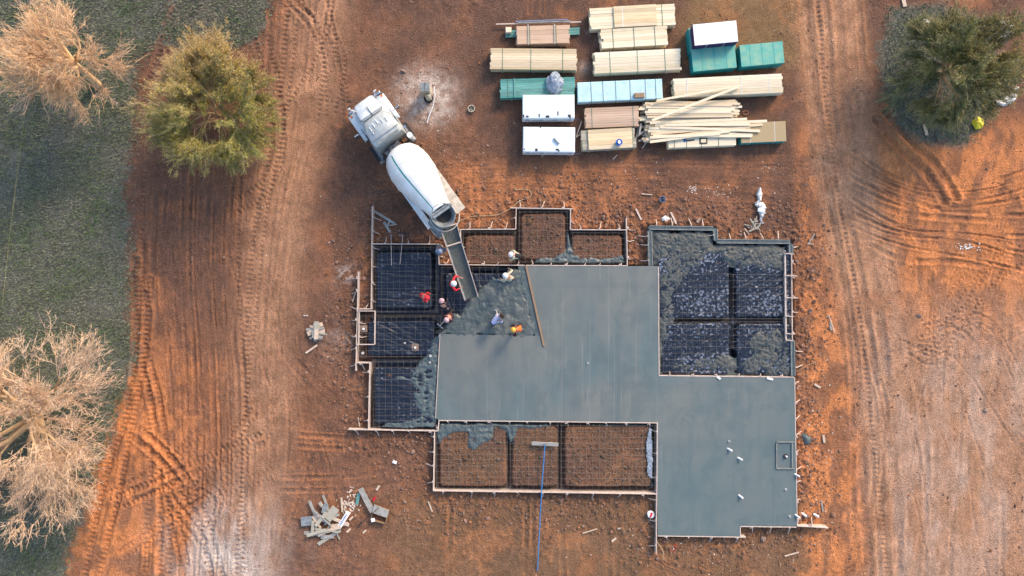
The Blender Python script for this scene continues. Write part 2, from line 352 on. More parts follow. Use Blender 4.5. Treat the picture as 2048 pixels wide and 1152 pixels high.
    for i in range(20): x = rr.uniform(300, 640); y = rr.uniform(300, 1000); a = rr.uniform(-.3, .3); l = rr.uniform(120, 330); add([(x, y), (x + math.sin(a) * l * .5 + rr.uniform(-12, 12), y + math.cos(a) * l * .5), (x + math.sin(a) * l, y + math.cos(a) * l)], rr.uniform(2, 4), .022, 0)
    for i in range(8): add([(rr.uniform(560, 760), rr.uniform(500, 800)), (rr.uniform(560, 740), rr.uniform(800, 1180))], 5, .015, 0, 18)
    return T
def build_ground():
    st = .05
    xd = np.arange(-29.6, 29.61, st); yd = np.arange(-17.0, 17.01, st)
    ex = np.cumsum(1.5 ** np.arange(18) * .12)
    xs = np.concatenate([xd[0] - ex[::-1], xd, xd[-1] + ex]); ys = np.concatenate([yd[0] - ex[::-1], yd, yd[-1] + ex])
    X, Y = np.meshgrid(xs, ys); px = gx(X); py = gy(Y)
    far = np.maximum(np.maximum(np.abs(X) - 29, np.abs(Y) - 16.6), 0); near = 1 - ss(0, 6, far)
    ins, ph, pp = pad_h(px, py)
    inm = ss(-1.5, .5, ins)
    wx = (fbm(px, py, 60, 20, 3) - .5) * 26; wy = (fbm(px, py, 60, 25, 3) - .5) * 26
    fine = (fbm(px, py, 9, 60, 4) - .5) * 44
    gr = ss(-13, 13, sdist(px + wx * .5 + fine, py + wy * .5, GRASS)); gr2 = ss(-18, 12, sdist(px + wx * .4 + fine, py + wy * .4, GRASS2)); gr3 = ss(-5, 5, sdist(px + wx * .4 + fine, py + wy * .3, GRASS3)) * .8
    g = np.maximum(np.maximum(gr, gr2), gr3) * near + (1 - near)
    z = (fbm(X, Y, 5, 1, 3) - .5) * .16
    loose = ss(.42, .62, fbm(X, Y, 2.2, 8, 3))
    # churned soil close to the forms
    dout = -ins * S
    churn = np.exp(-np.clip(dout - .1, 0, 9) / .75) * (ins < 0)
    road_l = ss(95, 15, np.abs(px - np.interp(py, [0, 200, 420, 650, 900, 1152], [640, 610, 560, 535, 520, 500])) + wx * .6 + 0)
    road_r = ss(90, 40, np.abs(px - np.interp(py, [0, 180, 380, 640, 900, 1152], [1660, 1672, 1700, 1745, 1800, 1830]))+ wx * .6) + ss(640, 820, py + wy) * ss(1700, 1780, px + wx) * ss(2100, 1960, px)
    road_r = np.clip(road_r, 0, 1); road = np.maximum(road_l * .9, road_r) * (1 - g)
    rough = (1 - .85 * road) * (.12 + .7 * loose) * (1 - .6 * g)
    z += (fbm(X, Y, .55, 14, 4) - .5) * .07 * rough
    cl = fbm(X, Y, .22, 31, 2); z += ss(.5, .8, cl) * (.035 * rough + .13 * churn)
    z += churn * .06 * (1 - inm)
    orange = np.zeros_like(z); comp = np.zeros_like(z)
    for pts, w, d, tread in trackset():
        xa = min(p[0] for p in pts) - 30; xb = max(p[0] for p in pts) + 30; ya = min(p[1] for p in pts) - 30; yb = max(p[1] for p in pts) + 30
        i0, i1 = np.searchsorted(px[0], [xa, xb]); j0, j1 = np.searchsorted(-py[:, 0], [-yb, -ya])
        if i1 <= i0 or j1 <= j0: continue
        qx = px[j0:j1, i0:i1] + wx[j0:j1, i0:i1] * .12; qy = py[j0:j1, i0:i1]
        D = np.full(qx.shape, 1e9); A = np.zeros(qx.shape); acc = 0
        for k in range(len(pts) - 1):
            x0, y0 = pts[k]; x1, y1 = pts[k + 1]; e = math.hypot(x1 - x0, y1 - y0) + 1e-6
            t = np.clip(((qx - x0) * (x1 - x0) + (qy - y0) * (y1 - y0)) / e ** 2, 0, 1)
            dd = np.hypot(qx - x0 - t * (x1 - x0), qy - y0 - t * (y1 - y0)); c = dd < D
            D = np.where(c, dd, D); A = np.where(c, acc + t * e, A); acc += e
        w2 = w * 1.15; gate = ss(.28, .6, vn(A * .5, D * 0 + w * 31 + len(pts), 22, 71)); var = (.3 + 1.1 * vn(A * .3, D * 0 + w * 13, 12, 70)) * (.25 + .75 * gate)
        D = D + (vn(qx, qy, 4, 72) - .5) * 3; rut = np.exp(-(D / (w2 * .62)) ** 4); ridge = np.exp(-((D - w2 * 1.05) / (w2 * .33)) ** 2)
        dep = d * .75 * var * (1 - inm[j0:j1, i0:i1])
        z[j0:j1, i0:i1] += -rut * dep + ridge * dep * .75
        if tread: z[j0:j1, i0:i1] += rut * .02 * np.sign(np.sin(A * 2 * np.pi / 9.5)) * (1 - inm[j0:j1, i0:i1]) * (d > .02)
        orange[j0:j1, i0:i1] = np.maximum(orange[j0:j1, i0:i1], ridge * np.clip(var, 0, 1) * min(1, d * 16)); comp[j0:j1, i0:i1] = np.maximum(comp[j0:j1, i0:i1], rut * min(1, .35 + d * 8))
    z *= near
    # compacted under the lumber, the foundation cut
    flat = ss(-10, 25, sdist(px, py, [(985, -40), (1580, -40), (1585, 300), (990, 310)])); z *= 1 - .8 * flat
    zin = ph + (fbm(X, Y, .35, 77, 3) - .5) * .07 * pp
    z = z * (1 - inm) + zin * inm
    # masks
    big = fbm(X, Y, 4.0, 90, 4); mid = fbm(X, Y, 1.1, 95, 4); sm = fbm(X, Y, .25, 99, 3)
    sunny = np.clip(ss(1560, 1640, px) * ss(150, 330, py) + ss(640, 760, py) * ss(560, 420, px) + .6 * ss(1180, 1300, px) * ss(330, 200, py), 0, 1)  # areas of warm sun, painted into the soil colour below
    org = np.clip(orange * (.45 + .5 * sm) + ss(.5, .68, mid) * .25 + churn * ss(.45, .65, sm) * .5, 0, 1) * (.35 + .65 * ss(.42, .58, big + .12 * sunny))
    lit = np.clip(ss(1575, 1625, px + wx * .5) * ss(190, 300, py) * (1 - .75 * ss(600, 800, py + wy) * ss(1700, 1780, px)) + ss(560, 860, py + wy * 3) * ss(500, 300, px + wx * 3) + .55 * ss(300, 350, py) * ss(500, 440, py) * ss(860, 940, px) * ss(1340, 1200, px), 0, 1)  # sun patches, put into the ground as soil colour
    org = np.maximum(org, lit * (.30 + .7 * ss(.38, .58, fbm(X * 1.5, Y * .7, .9, 141, 4))) * (1 - road * .55))  # orange covers both loose clay and the painted sunlight
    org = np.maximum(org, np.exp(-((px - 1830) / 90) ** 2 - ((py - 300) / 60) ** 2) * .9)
    dark = np.clip(ss(.42, .62, fbm(X, Y, 3.1, 120, 4)) * .6 + ss(.55, .75, sm) * .4 + .5 * comp * ss(.4, .6, mid), 0, 1) * (1 - road * .7) * (1 - .7 * lit)  # dark soil thinned out inside the painted sun patches
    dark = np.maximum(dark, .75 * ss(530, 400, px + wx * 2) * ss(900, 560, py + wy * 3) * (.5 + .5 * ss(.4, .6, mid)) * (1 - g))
    pale_r = ss(1690, 1800, px + wx * 2) * ss(520, 760, py + wy * 2)
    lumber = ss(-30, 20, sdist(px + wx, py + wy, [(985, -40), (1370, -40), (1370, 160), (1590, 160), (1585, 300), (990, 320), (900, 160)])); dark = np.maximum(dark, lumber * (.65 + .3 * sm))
    ochre = ss(1330, 1400, px + wx) * ss(160, 110, py) * ss(1640, 1590, px) + .5 * ss(970, 1010, py) * ss(700, 850, px + wx) * ss(1700, 1600, px)
    white = np.exp(-(((px + wx * .6 - 855) / 62) ** 2 + ((py + wy * .6 - 190) / 58) ** 2) ** 1.5) * (.45 + .5 * ss(.35, .6, sm))
    white += ss(.36, .72, fbm(X * 2.2, Y * .8, 2.2, 130, 5)) * (.95 * np.exp(-((px - 450) / 110) ** 2 - ((py - 1120) / 120) ** 2) + .32 * np.exp(-((px - 1880) / 120) ** 2 - ((py - 940) / 220) ** 2)) + .35 * np.exp(-((px - 700) / 60) ** 2 - ((py - 650) / 60) ** 2) * ss(.4, .7, mid)
    white += np.exp(-((px - 693) / 22) ** 2 - ((py - 548) / 16) ** 2) * ss(.45, .6, sm) * .7 + np.exp(-((px - 1190) / 30) ** 2 - ((py - 75) / 18) ** 2) * .4 * ss(.4, .6, mid) + np.exp(-((px - 1165) / 14) ** 2 - ((py - 135) / 14) ** 2) * .4
    inpad = inm * pp
    lvl = ss(985, 940, py) * 0
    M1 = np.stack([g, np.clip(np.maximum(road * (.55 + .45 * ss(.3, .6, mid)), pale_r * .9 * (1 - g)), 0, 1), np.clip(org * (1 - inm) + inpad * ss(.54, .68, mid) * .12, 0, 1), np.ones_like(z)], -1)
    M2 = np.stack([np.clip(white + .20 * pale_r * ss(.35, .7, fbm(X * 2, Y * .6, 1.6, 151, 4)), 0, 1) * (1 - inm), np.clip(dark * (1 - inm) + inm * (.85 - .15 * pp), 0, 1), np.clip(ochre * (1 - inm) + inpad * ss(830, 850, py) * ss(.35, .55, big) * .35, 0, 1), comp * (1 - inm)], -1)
    ny, nx = z.shape; V = np.stack([X, Y, z], -1).reshape(-1, 3)
    I = np.arange(nx * ny).reshape(ny, nx)
    F = np.stack([I[:-1, :-1], I[:-1, 1:], I[1:, 1:], I[1:, :-1]], -1).reshape(-1, 4)
    m = bpy.data.materials.new('soil'); m.use_nodes = True; t = m.node_tree; N = t.nodes; L = t.links; b = N['Principled BSDF']
    b.inputs['Roughness'].default_value = .95; b.inputs['Specular IOR Level'].default_value = .15
    a1 = N.new('ShaderNodeAttribute'); a1.attribute_name = 'm1'; a2 = N.new('ShaderNodeAttribute'); a2.attribute_name = 'm2'
    s1 = N.new('ShaderNodeSeparateColor'); s2 = N.new('ShaderNodeSeparateColor'); L.new(a1.outputs['Color'], s1.inputs[0]); L.new(a2.outputs['Color'], s2.inputs[0])
    tc = N.new('ShaderNodeTexCoord')
    def nz(sc, det=6, st=None):
        n = N.new('ShaderNodeTexNoise'); n.inputs['Scale'].default_value = sc; n.inputs['Detail'].default_value = det; n.inputs['Roughness'].default_value = .65
        if st: mp = N.new('ShaderNodeMapping'); mp.inputs['Scale'].default_value = st; L.new(tc.outputs['Object'], mp.inputs[0]); L.new(mp.outputs[0], n.inputs['Vector'])
        else: L.new(tc.outputs['Object'], n.inputs['Vector'])
        r = N.new('ShaderNodeMapRange'); r.inputs[1].default_value = .3; r.inputs[2].default_value = .7; L.new(n.outputs[0], r.inputs[0]); return r.outputs[0]
    def mix(f, a, c, blend='MIX'):
        x = N.new('ShaderNodeMix'); x.data_type = 'RGBA'; x.blend_type = blend
        if isinstance(f, float): x.inputs[0].default_value = f
        else: L.new(f, x.inputs[0])
        for s_, v in ((6, a), (7, c)):
            if isinstance(v, tuple): x.inputs[s_].default_value = (*v, 1)
            else: L.new(v, x.inputs[s_])
        return x.outputs[2]
    f1 = nz(9); f2 = nz(1.2); f3 = nz(30, 3); st = nz(1.6, 6, (3.2, .25, 1))
    soil = mix(f1, (.185, .100, .062), (.120, .064, .041)); soil = mix(f2, soil, (.20, .098, .060))
    soil = mix(s2.outputs[1], soil, mix(f1, (.082, .050, .038), (.135, .078, .056)))
    soil = mix(s2.outputs[2], soil, mix(f1, (.23, .14, .07), (.16, .095, .05)))
    soil = mix(s1.outputs[2], soil, mix(f1, (.56, .215, .080), (.36, .145, .060)))  # orange clay, with the warm sun patches painted in the same tone
    rd = mix(st, (.36, .205, .12), (.235, .130, .075)); rd = mix(f2, rd, (.40, .215, .125))
    soil = mix(s1.outputs[1], soil, rd)
    soil = mix(s2.outputs[0], soil, mix(f1, (.56, .49, .43), (.40, .33, .28)))
    gz = nz(.22, 5); gcol = mix(gz, (.070, .098, .045), (.128, .132, .115)); f4 = nz(6, 4); gcol = mix(f4, gcol, (.026, .034, .022)); gcol = mix(f3, gcol, (.20, .195, .17))
    gn = nz(.3, 4)
    soil = mix(s1.outputs[0], soil, gcol)
    sp = N.new('ShaderNodeTexNoise'); sp.inputs['Scale'].default_value = 14; sp.inputs['Detail'].default_value = 2; L.new(tc.outputs['Object'], sp.inputs['Vector'])
    spr = N.new('ShaderNodeMapRange'); spr.inputs[1].default_value = .68; spr.inputs[2].default_value = .76; spr.inputs[4].default_value = .5; L.new(sp.outputs[0], spr.inputs[0])
    soil = mix(spr.outputs[0], soil, (.42, .27, .18))
    def mul(f, lo, hi):
        q = N.new('ShaderNodeMapRange'); q.inputs[3].default_value = lo; q.inputs[4].default_value = hi; L.new(f, q.inputs[0]); return q.outputs[0]
    def scalecol(c, f):
        q = N.new('ShaderNodeVectorMath'); q.operation = 'SCALE'; L.new(c, q.inputs[0]); L.new(f, q.inputs['Scale']); return q.outputs[0]
    soil = scalecol(soil, mul(nz(13, 8), .62, 1.42)); soil = scalecol(soil, mul(nz(3.4, 6, (1, .55, 1)), .80, 1.20)); soil = scalecol(soil, mul(nz(.6, 6), .84, 1.16))
    L.new(soil, b.inputs['Base Color'])
    bn = N.new('ShaderNodeTexNoise'); bn.inputs['Scale'].default_value = 16; bn.inputs['Detail'].default_value = 6; L.new(tc.outputs['Object'], bn.inputs['Vector'])
    bp = N.new('ShaderNodeBump'); bp.inputs['Strength'].default_value = .85; bp.inputs['Distance'].default_value = .07; L.new(bn.outputs[0], bp.inputs['Height']); L.new(bp.outputs[0], b.inputs['Normal'])
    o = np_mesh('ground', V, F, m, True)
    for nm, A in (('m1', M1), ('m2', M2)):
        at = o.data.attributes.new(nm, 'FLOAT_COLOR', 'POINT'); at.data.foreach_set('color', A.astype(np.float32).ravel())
    o['kind'] = 'structure'
    return xs, ys, z
GXS, GYS, GZ = build_ground()
def gz_at(x, y):
    i = min(max(np.searchsorted(GXS, x), 1), len(GXS) - 1); j = min(max(np.searchsorted(GYS, y), 1), len(GYS) - 1)
    return float(GZ[j, i])
def PG(px, py, up=0):     # pixel -> point resting on the ground
    p = P(px, py, 0); p.z = gz_at(p.x, p.y) + up; return p
# ------------------------------------------------------------------ clods and grass (stuff)
def ico():
    t = (1 + 5 ** .5) / 2
    v = np.array([(-1, t, 0), (1, t, 0), (-1, -t, 0), (1, -t, 0), (0, -1, t), (0, 1, t), (0, -1, -t), (0, 1, -t), (t, 0, -1), (t, 0, 1), (-t, 0, -1), (-t, 0, 1)], float); v /= np.linalg.norm(v[0])
    f = np.array([(0, 11, 5), (0, 5, 1), (0, 1, 7), (0, 7, 10), (0, 10, 11), (1, 5, 9), (5, 11, 4), (11, 10, 2), (10, 7, 6), (7, 1, 8), (3, 9, 4), (3, 4, 2), (3, 2, 6), (3, 6, 8), (3, 8, 9), (4, 9, 5), (2, 4, 11), (6, 2, 10), (8, 6, 7), (9, 8, 1)])
    return v, f
def lumps(name, XY, size, m, flat=.7, up=0, zfix=None):
    v, f = ico(); n = len(XY); rs = RNG.uniform(.6, 1.3, (n, 12, 1)) * size[:, None, None]
    q = v[None] * rs * np.stack([RNG.uniform(.7, 1.4, n), RNG.uniform(.7, 1.4, n), np.full(n, flat)], -1)[:, None]
    a = RNG.uniform(0, 6.28, n); c, s_ = np.cos(a)[:, None], np.sin(a)[:, None]
    x = q[..., 0] * c - q[..., 1] * s_ + XY[:, 0:1]; y = q[..., 0] * s_ + q[..., 1] * c + XY[:, 1:2]
    i = np.clip(np.searchsorted(GXS, XY[:, 0]), 0, len(GXS) - 1); j = np.clip(np.searchsorted(GYS, XY[:, 1]), 0, len(GYS) - 1)
    zz = GZ[j, i] if zfix is None else zfix
    z = q[..., 2] + (zz + size * .25 + up)[:, None]
    V = np.stack([x, y, z], -1).reshape(-1, 3); F = (f[None] + (np.arange(n) * 12)[:, None, None]).reshape(-1, 3)
    return np_mesh(name, V, F, m)
def clods():
    px = RNG.uniform(560, 1760, 90000); py = RNG.uniform(330, 1160, 90000)
    ins = sdist(px, py, FOUND); keep = (ins < -3) & (RNG.random(len(px)) < np.exp(ins * S / .9) * .55 + .015 * (1 + 2 * (vn(px, py, 60, 3) > .6)))
    a = np.stack([px[keep], py[keep]], -1)
    qx = RNG.uniform(260, 2048, 26000); qy = RNG.uniform(0, 1152, 26000)
    k2 = (sdist(qx, qy, FOUND) < -3) & (vn(qx, qy, 80, 9) > .5); a = np.concatenate([a, np.stack([qx[k2], qy[k2]], -1)])
    for cx, cy, r, n in ((1240, 430, 22, 160), (1215, 455, 30, 120), (1270, 470, 18, 90), (1615, 880, 14, 60), (840, 280, 40, 140), (1560, 430, 40, 60), (1620, 540, 18, 80), (1610, 700, 25, 120), (1590, 470, 20, 50)):
        a = np.concatenate([a, RNG.normal((cx, cy), r * .6, (n, 2))])
    ok = sdist(a[:, 0], a[:, 1], FOUND) < -3; a = a[ok]
    XY = np.stack([(a[:, 0] - 1024) * S, (576 - a[:, 1]) * S], -1); size = RNG.gamma(2.0, .013, len(XY)) + .014; ok_near = sdist(a[:, 0], a[:, 1], FOUND) > -90
    o = lumps('soil_clods', XY, np.clip(size * np.where(ok_near, 1, .55), 0, .14), 'clod'); tag(o, 'loose reddish soil clods scattered around the foundation forms', 'soil clods', kind='stuff')
clods()
def pebbles_in_pads():
    a = []
    for x0, y0, x1, y1 in PADS[4:10]:
        n = int((x1 - x0) * (y1 - y0) * .035); a.append(np.stack([RNG.uniform(x0 + 4, x1 - 4, n), RNG.uniform(y0 + 4, y1 - 4, n)], -1))
    a = np.concatenate(a); XY = np.stack([(a[:, 0] - 1024) * S, (576 - a[:, 1]) * S], -1)
    o = lumps('gravelly_soil', XY, RNG.gamma(2., .012, len(XY)) + .01, 'pad_rubble'); tag(o, 'fine reddish rubble on the bare soil pads inside the forms', 'soil rubble', kind='stuff')
pebbles_in_pads()
def blades(name, n, poly_list, m, hmin, hmax, label, cat, w=.017, dens=None):
    xs = []; 
    for poly, share in poly_list:
        k = int(n * share); x0 = min(p[0] for p in poly); x1 = max(p[0] for p in poly); y0 = min(p[1] for p in poly); y1 = max(p[1] for p in poly)
        a = np.stack([RNG.uniform(x0, x1, k), RNG.uniform(y0, y1, k)], -1); s_ = sdist(a[:, 0], a[:, 1], poly)
        kp = (s_ > RNG.normal(-2, 11, k)) & (RNG.random(k) < .35 + .9 * (fbm(a[:, 0], a[:, 1], 30, 44, 3) - .3)); xs.append(a[kp])
    a = np.concatenate(xs); X = (a[:, 0] - 1024) * S; Y = (576 - a[:, 1]) * S; k = len(a)
    i = np.clip(np.searchsorted(GXS, X), 0, len(GXS) - 1); j = np.clip(np.searchsorted(GYS, Y), 0, len(GYS) - 1); Z = GZ[j, i]
    an = RNG.uniform(0, 6.28, k); h = RNG.uniform(hmin, hmax, k); le = RNG.uniform(.4, 1.6, k) * h; dx, dy = np.cos(an), np.sin(an)
    V = np.empty((k, 3, 3)); ww = w * RNG.uniform(.7, 2.0, k)
    V[:, 0] = np.stack([X - dy * ww, Y + dx * ww, Z - .01], -1); V[:, 1] = np.stack([X + dy * ww, Y - dx * ww, Z - .01], -1); V[:, 2] = np.stack([X + dx * le, Y + dy * le, Z + h], -1)
    o = np_mesh(name, V.reshape(-1, 3), np.arange(k * 3).reshape(-1, 3), m); tag(o, label, cat, kind='stuff')
blades('grass', 240000, [(GRASS, .86), (GRASS2, .08), (GRASS3, .06)], 'grass', .05, .15, 'short winter grass left of the rutted strip and under the right tree', 'grass')
blades('dry_grass', 90000, [(GRASS, .86), (GRASS2, .08), (GRASS3, .06)], 'straw', .03, .10, 'dry greyish thatch and leaf litter between the grass', 'dry grass')
# ------------------------------------------------------------------ foundation: slab, wet concrete, plastic, rebar
def W2(poly, z): return [tuple(P(x, y, z)[:2]) for x, y in poly]
slabpoly = [(1054, 532), (1316, 532), (1318, 752), (1589, 756), (1593, 1052), (1480, 1052), (1480, 1073), (1316, 1071), (1314, 846), (877, 840), (871, 836), (879, 668), (1080, 672), (1086, 690)]
mb = MB(); mb.prism(W2(slabpoly, ZC), -.3, ZC - .012)
slab = mb.build('concrete_slab', 'slab'); tag(slab, 'freshly screeded grey concrete house slab filling the middle and lower right forms', 'concrete slab')
origin_to(slab, P(1200, 750, 0))
def patch(name, poly, zf, m, res=.045, edge=5, wob=5, seed=0, drop=True, wsc=26):
    x0 = min(p[0] for p in poly) - 6; x1 = max(p[0] for p in poly) + 6; y0 = min(p[1] for p in poly) - 6; y1 = max(p[1] for p in poly) + 6
    k = S * (1 - .4 / H)
    xs = np.arange((x0 - 1024) * k, (x1 - 1024) * k, res); ys = np.arange((576 - y1) * k, (576 - y0) * k, res)
    X, Y = np.meshgrid(xs, ys); px = X / k + 1024; py = 576 - Y / k
    d = sdist(px, py, poly) + (fbm(px, py, wsc, 200 + seed, 4) - .5) * 2.4 * wob
    Z = zf(X, Y, px, py, d); keep = d > 0
    I = np.arange(X.size).reshape(X.shape); kf = keep[:-1, :-1] & keep[1:, :-1] & keep[:-1, 1:] & keep[1:, 1:]
    F = np.stack([I[:-1, :-1], I[:-1, 1:], I[1:, 1:], I[1:, :-1]], -1)[kf]
    V = np.stack([X, Y, Z], -1).reshape(-1, 3); u, inv = np.unique(F, return_inverse=True)
    o = np_mesh(name, V[u], inv.reshape(F.shape), m, True); c = V[u].mean(0); c[2] = 0; return origin_to(o, c)
def ridged(X, Y, sc, seed): return 1 - np.abs(2 * fbm(X, Y, sc, seed, 3) - 1) * 2.2
def zrough(top, amp, lo=-.25, sc=.35, ew=7, seed=0, cap=.432):
    def f(X, Y, px, py, d):
        e = ss(0, ew, d); z = top + amp * (ridged(X, Y, sc, 300 + seed) - .5) + amp * .7 * (fbm(X, Y, 1.1, 310 + seed, 3) - .5)
        _, ph, _ = pad_world(X, Y)
        z = z + (ridged(X, Y, .16, 320 + seed) - .5) * amp * .35; return np.minimum(z, cap) * e + (np.maximum(ph, lo) - .03) * (1 - e)
    return f
o = patch('wet_concrete', [(884, 648), (900, 626), (930, 606), (948, 575), (968, 560), (985, 548), (1040, 531), (1056, 531), (1080, 690), (1040, 686), (1000, 684), (975, 676), (940, 682), (900, 678), (872, 684), (870, 664)], zrough(.43, .055, seed=1, sc=.55, cap=.50, ew=12), 'conc_rough', seed=1, wob=13)
tag(o, 'lumpy wet concrete spreading from the end of the truck chute', 'wet concrete', 'areas of wet concrete', 'stuff')
o = patch('wet_concrete', [(1034, 530), (1056, 530), (1092, 694), (1074, 692)], lambda X, Y, px, py, d: .425 + X * 0, 'slab_wet', wob=2, seed=2)
tag(o, 'smooth strip of wet concrete just left of the long screed board', 'wet concrete', 'areas of wet concrete', 'stuff')
o = patch('wet_concrete', [(886, 664), (882, 760), (876, 844), (870, 862), (746, 859), (770, 844), (800, 840), (836, 832), (822, 800), (818, 768), (786, 762), (792, 748), (818, 752), (832, 722), (858, 706), (858, 680), (872, 668)], zrough(.37, .06, seed=3), 'slab_wet', seed=3)
tag(o, 'wet concrete tongue spilling over the plastic in the lower left bay', 'wet concrete', 'areas of wet concrete', 'stuff')
o = patch('wet_concrete', [(878, 843), (1100, 846), (1100, 856), (1066, 860), (1036, 858), (1026, 888), (1016, 892), (1010, 862), (990, 856), (986, 880), (962, 895), (948, 908), (934, 896), (932, 870), (905, 866), (888, 880), (872, 900), (868, 866)], zrough(.36, .06, seed=4), 'slab_wet', seed=4, wob=3)
tag(o, 'wet concrete slumped over the upper edge of the lower left soil bay', 'wet concrete', 'areas of wet concrete', 'stuff')
o = patch('wet_concrete', [(1150, 847), (1313, 848), (1312, 984), (1298, 984), (1302, 960), (1304, 860), (1240, 858), (1180, 854)], zrough(.2, .06, seed=5, lo=-.3), 'slab_wet', seed=5, wob=2)
tag(o, 'wet concrete squeezed along the right end of the lower soil bays', 'wet concrete', 'areas of wet concrete', 'stuff')
o = patch('wet_concrete', [(1130, 462), (1142, 462), (1148, 500), (1160, 512), (1200, 516), (1252, 508), (1255, 531), (1060, 529), (1072, 516), (1110, 514), (1128, 500)], zrough(.33, .07, seed=6), 'slab_wet', seed=6, wob=3)
tag(o, 'wet concrete heaped along the lower edge of the three upper soil bays', 'wet concrete', 'areas of wet concrete', 'stuff')
def zgar(X, Y, px, py, d):
    e = ss(0, 16, d); r = ridged(X + .5 * fbm(X, Y, .5, 5, 2), Y + .5 * fbm(X, Y, .5, 6, 2), .26, 340); r2 = ridged(X, Y, .12, 350)
    return (.35 + .055 * r + .035 * r2 - .02 + .05 * (fbm(X, Y, 1.0, 360, 2) - .5)) * e + .27 * (1 - e)
o = patch('wet_concrete', [(1301, 458), (1429, 460), (1430, 487), (1580, 487), (1582, 600), (1575, 560), (1545, 545), (1520, 548), (1500, 536), (1466, 540), (1456, 528), (1440, 514), (1420, 520), (1398, 552), (1370, 566), (1352, 590), (1352, 636), (1344, 650), (1326, 700), (1322, 748), (1312, 748), (1312, 534), (1301, 532)], zgar, 'conc_raked', seed=7, wob=14)
tag(o, 'rough stringy raked concrete in the upper part of the right hand bay', 'wet concrete', 'areas of wet concrete', 'stuff')
o = patch('wet_concrete', [(1322, 751), (1326, 722), (1370, 716), (1400, 702), (1440, 704), (1470, 720), (1490, 700), (1504, 660), (1540, 652), (1584, 668), (1586, 752)], zgar, 'conc_raked', seed=8, wob=14)
tag(o, 'rough raked concrete in the lower right corner of the right hand bay', 'wet concrete', 'areas of wet concrete', 'stuff')
def zplastic(ang, seed, amp=.03):
    ca, sa = math.cos(ang), math.sin(ang)
    def f(X, Y, px, py, d):
        _, ph, pp = pad_world(X, Y); u = X * ca + Y * sa; v = -X * sa + Y * ca
        w = ridged(u * 3.0, v * .5, .6, 400 + seed) * amp + (fbm(X, Y, .5, 410 + seed, 3) - .5) * .03
        return ph * .96 + .05 + w * (.3 + .7 * pp)
    return f
for poly, ang, lab in (
    ([(748, 494), (878, 494), (880, 531), (880, 630), (745, 630)], 1.5, 'black plastic sheet under rebar in the upper left bay'),
    ([(735, 633), (888, 633), (880, 716), (738, 714), (728, 690), (738, 640)], 1.2, 'black plastic sheet under rebar in the middle left bay beside the box frame'),
    ([(744, 719), (884, 719), (880, 858), (742, 858)], 1.5, 'black plastic sheet under rebar in the lower left bay'),
    ([(882, 536), (1044, 534), (1050, 640), (960, 656), (884, 656)], .3, 'black plastic sheet under rebar beneath the concrete chute'),
    ([(1318, 500), (1460, 500), (1461, 640), (1318, 640)], -.9, 'dusty black plastic sheet in the upper left quarter of the right bay'),
    ([(1462, 500), (1582, 500), (1584, 640), (1462, 640)], 2.1, 'dusty black plastic sheet in the upper right quarter of the right bay'),
    ([(1318, 641), (1461, 641), (1462, 751), (1318, 751)], -1.0, 'dusty black plastic sheet in the lower left quarter of the right bay'),
    ([(1463, 641), (1584, 641), (1585, 751), (1463, 751)], -.8, 'dusty black plastic sheet in the lower right quarter of the right bay')):
    o = patch('plastic_sheet', poly, zplastic(ang, len(lab) % 9, .06 if 'dusty' in lab else .055), 'plastic' if 'dusty' in lab else 'plastic_clean', wob=.5); tag(o, lab, 'plastic sheet', 'plastic sheets under the rebar')
o = patch('plastic_sheet', [(1296, 856), (1305, 856), (1306, 960), (1296, 952), (1294, 900)], lambda X, Y, px, py, d: .33 + .10 * fbm(X, Y, .2, 500, 3), 'clear', wob=3)
tag(o, 'narrow crumpled grey plastic strip along the right edge of the lower bays', 'plastic sheet')
# rebar
def rebar_mat(rect, label, z=.37, skip=None):
    x0, y0, x1, y1 = rect; a = P(x0, y1, z); b = P(x1, y0, z); mb = MB(); rr = random.Random(int(x0)); c = (a + b) / 2; c.z = 0
    st = .335
    nx = int((b.x - a.x) / st); ny = int((b.y - a.y) / st)
    def line(p, q):
        L = (q - p).length; k = max(2, int(L / 1.2)); pts = []
        for i in range(k + 1):
            t = i / k; w = p.lerp(q, t); pts.append(w + Vector((rr.uniform(-.008, .008), rr.uniform(-.008, .008), rr.uniform(-.012, .012))) - c)
        mb.tube(pts, .005, 4)
    for i in range(nx + 1):
        x = a.x + .12 + i * (b.x - a.x - .24) / max(nx, 1) + rr.uniform(-.02, .02); line(Vector((x, a.y + .05, z)), Vector((x + rr.uniform(-.03, .03), b.y - .05, z)))
    for i in range(ny + 1):
        y = a.y + .12 + i * (b.y - a.y - .24) / max(ny, 1) + rr.uniform(-.02, .02); line(Vector((a.x + .05, y, z + .015)), Vector((b.x - .05, y + rr.uniform(-.03, .03), z + .015)))
    for q in (.07, .13, .2):   # beam bars along the edges
        line(Vector((a.x + q, a.y + .04, .12)), Vector((a.x + q, b.y - .04, .12))); line(Vector((b.x - q, a.y + .04, .12)), Vector((b.x - q, b.y - .04, .12)))
        line(Vector((a.x + .04, b.y - q, .12)), Vector((b.x - .04, b.y - q, .12))); line(Vector((a.x + .04, a.y + q, .12)), Vector((b.x - .04, a.y + q, .12)))
    o = mb.build('rebar_mat', 'rebar', loc=c); tag(o, label, 'rebar mat', 'rebar mats tied over the bays')
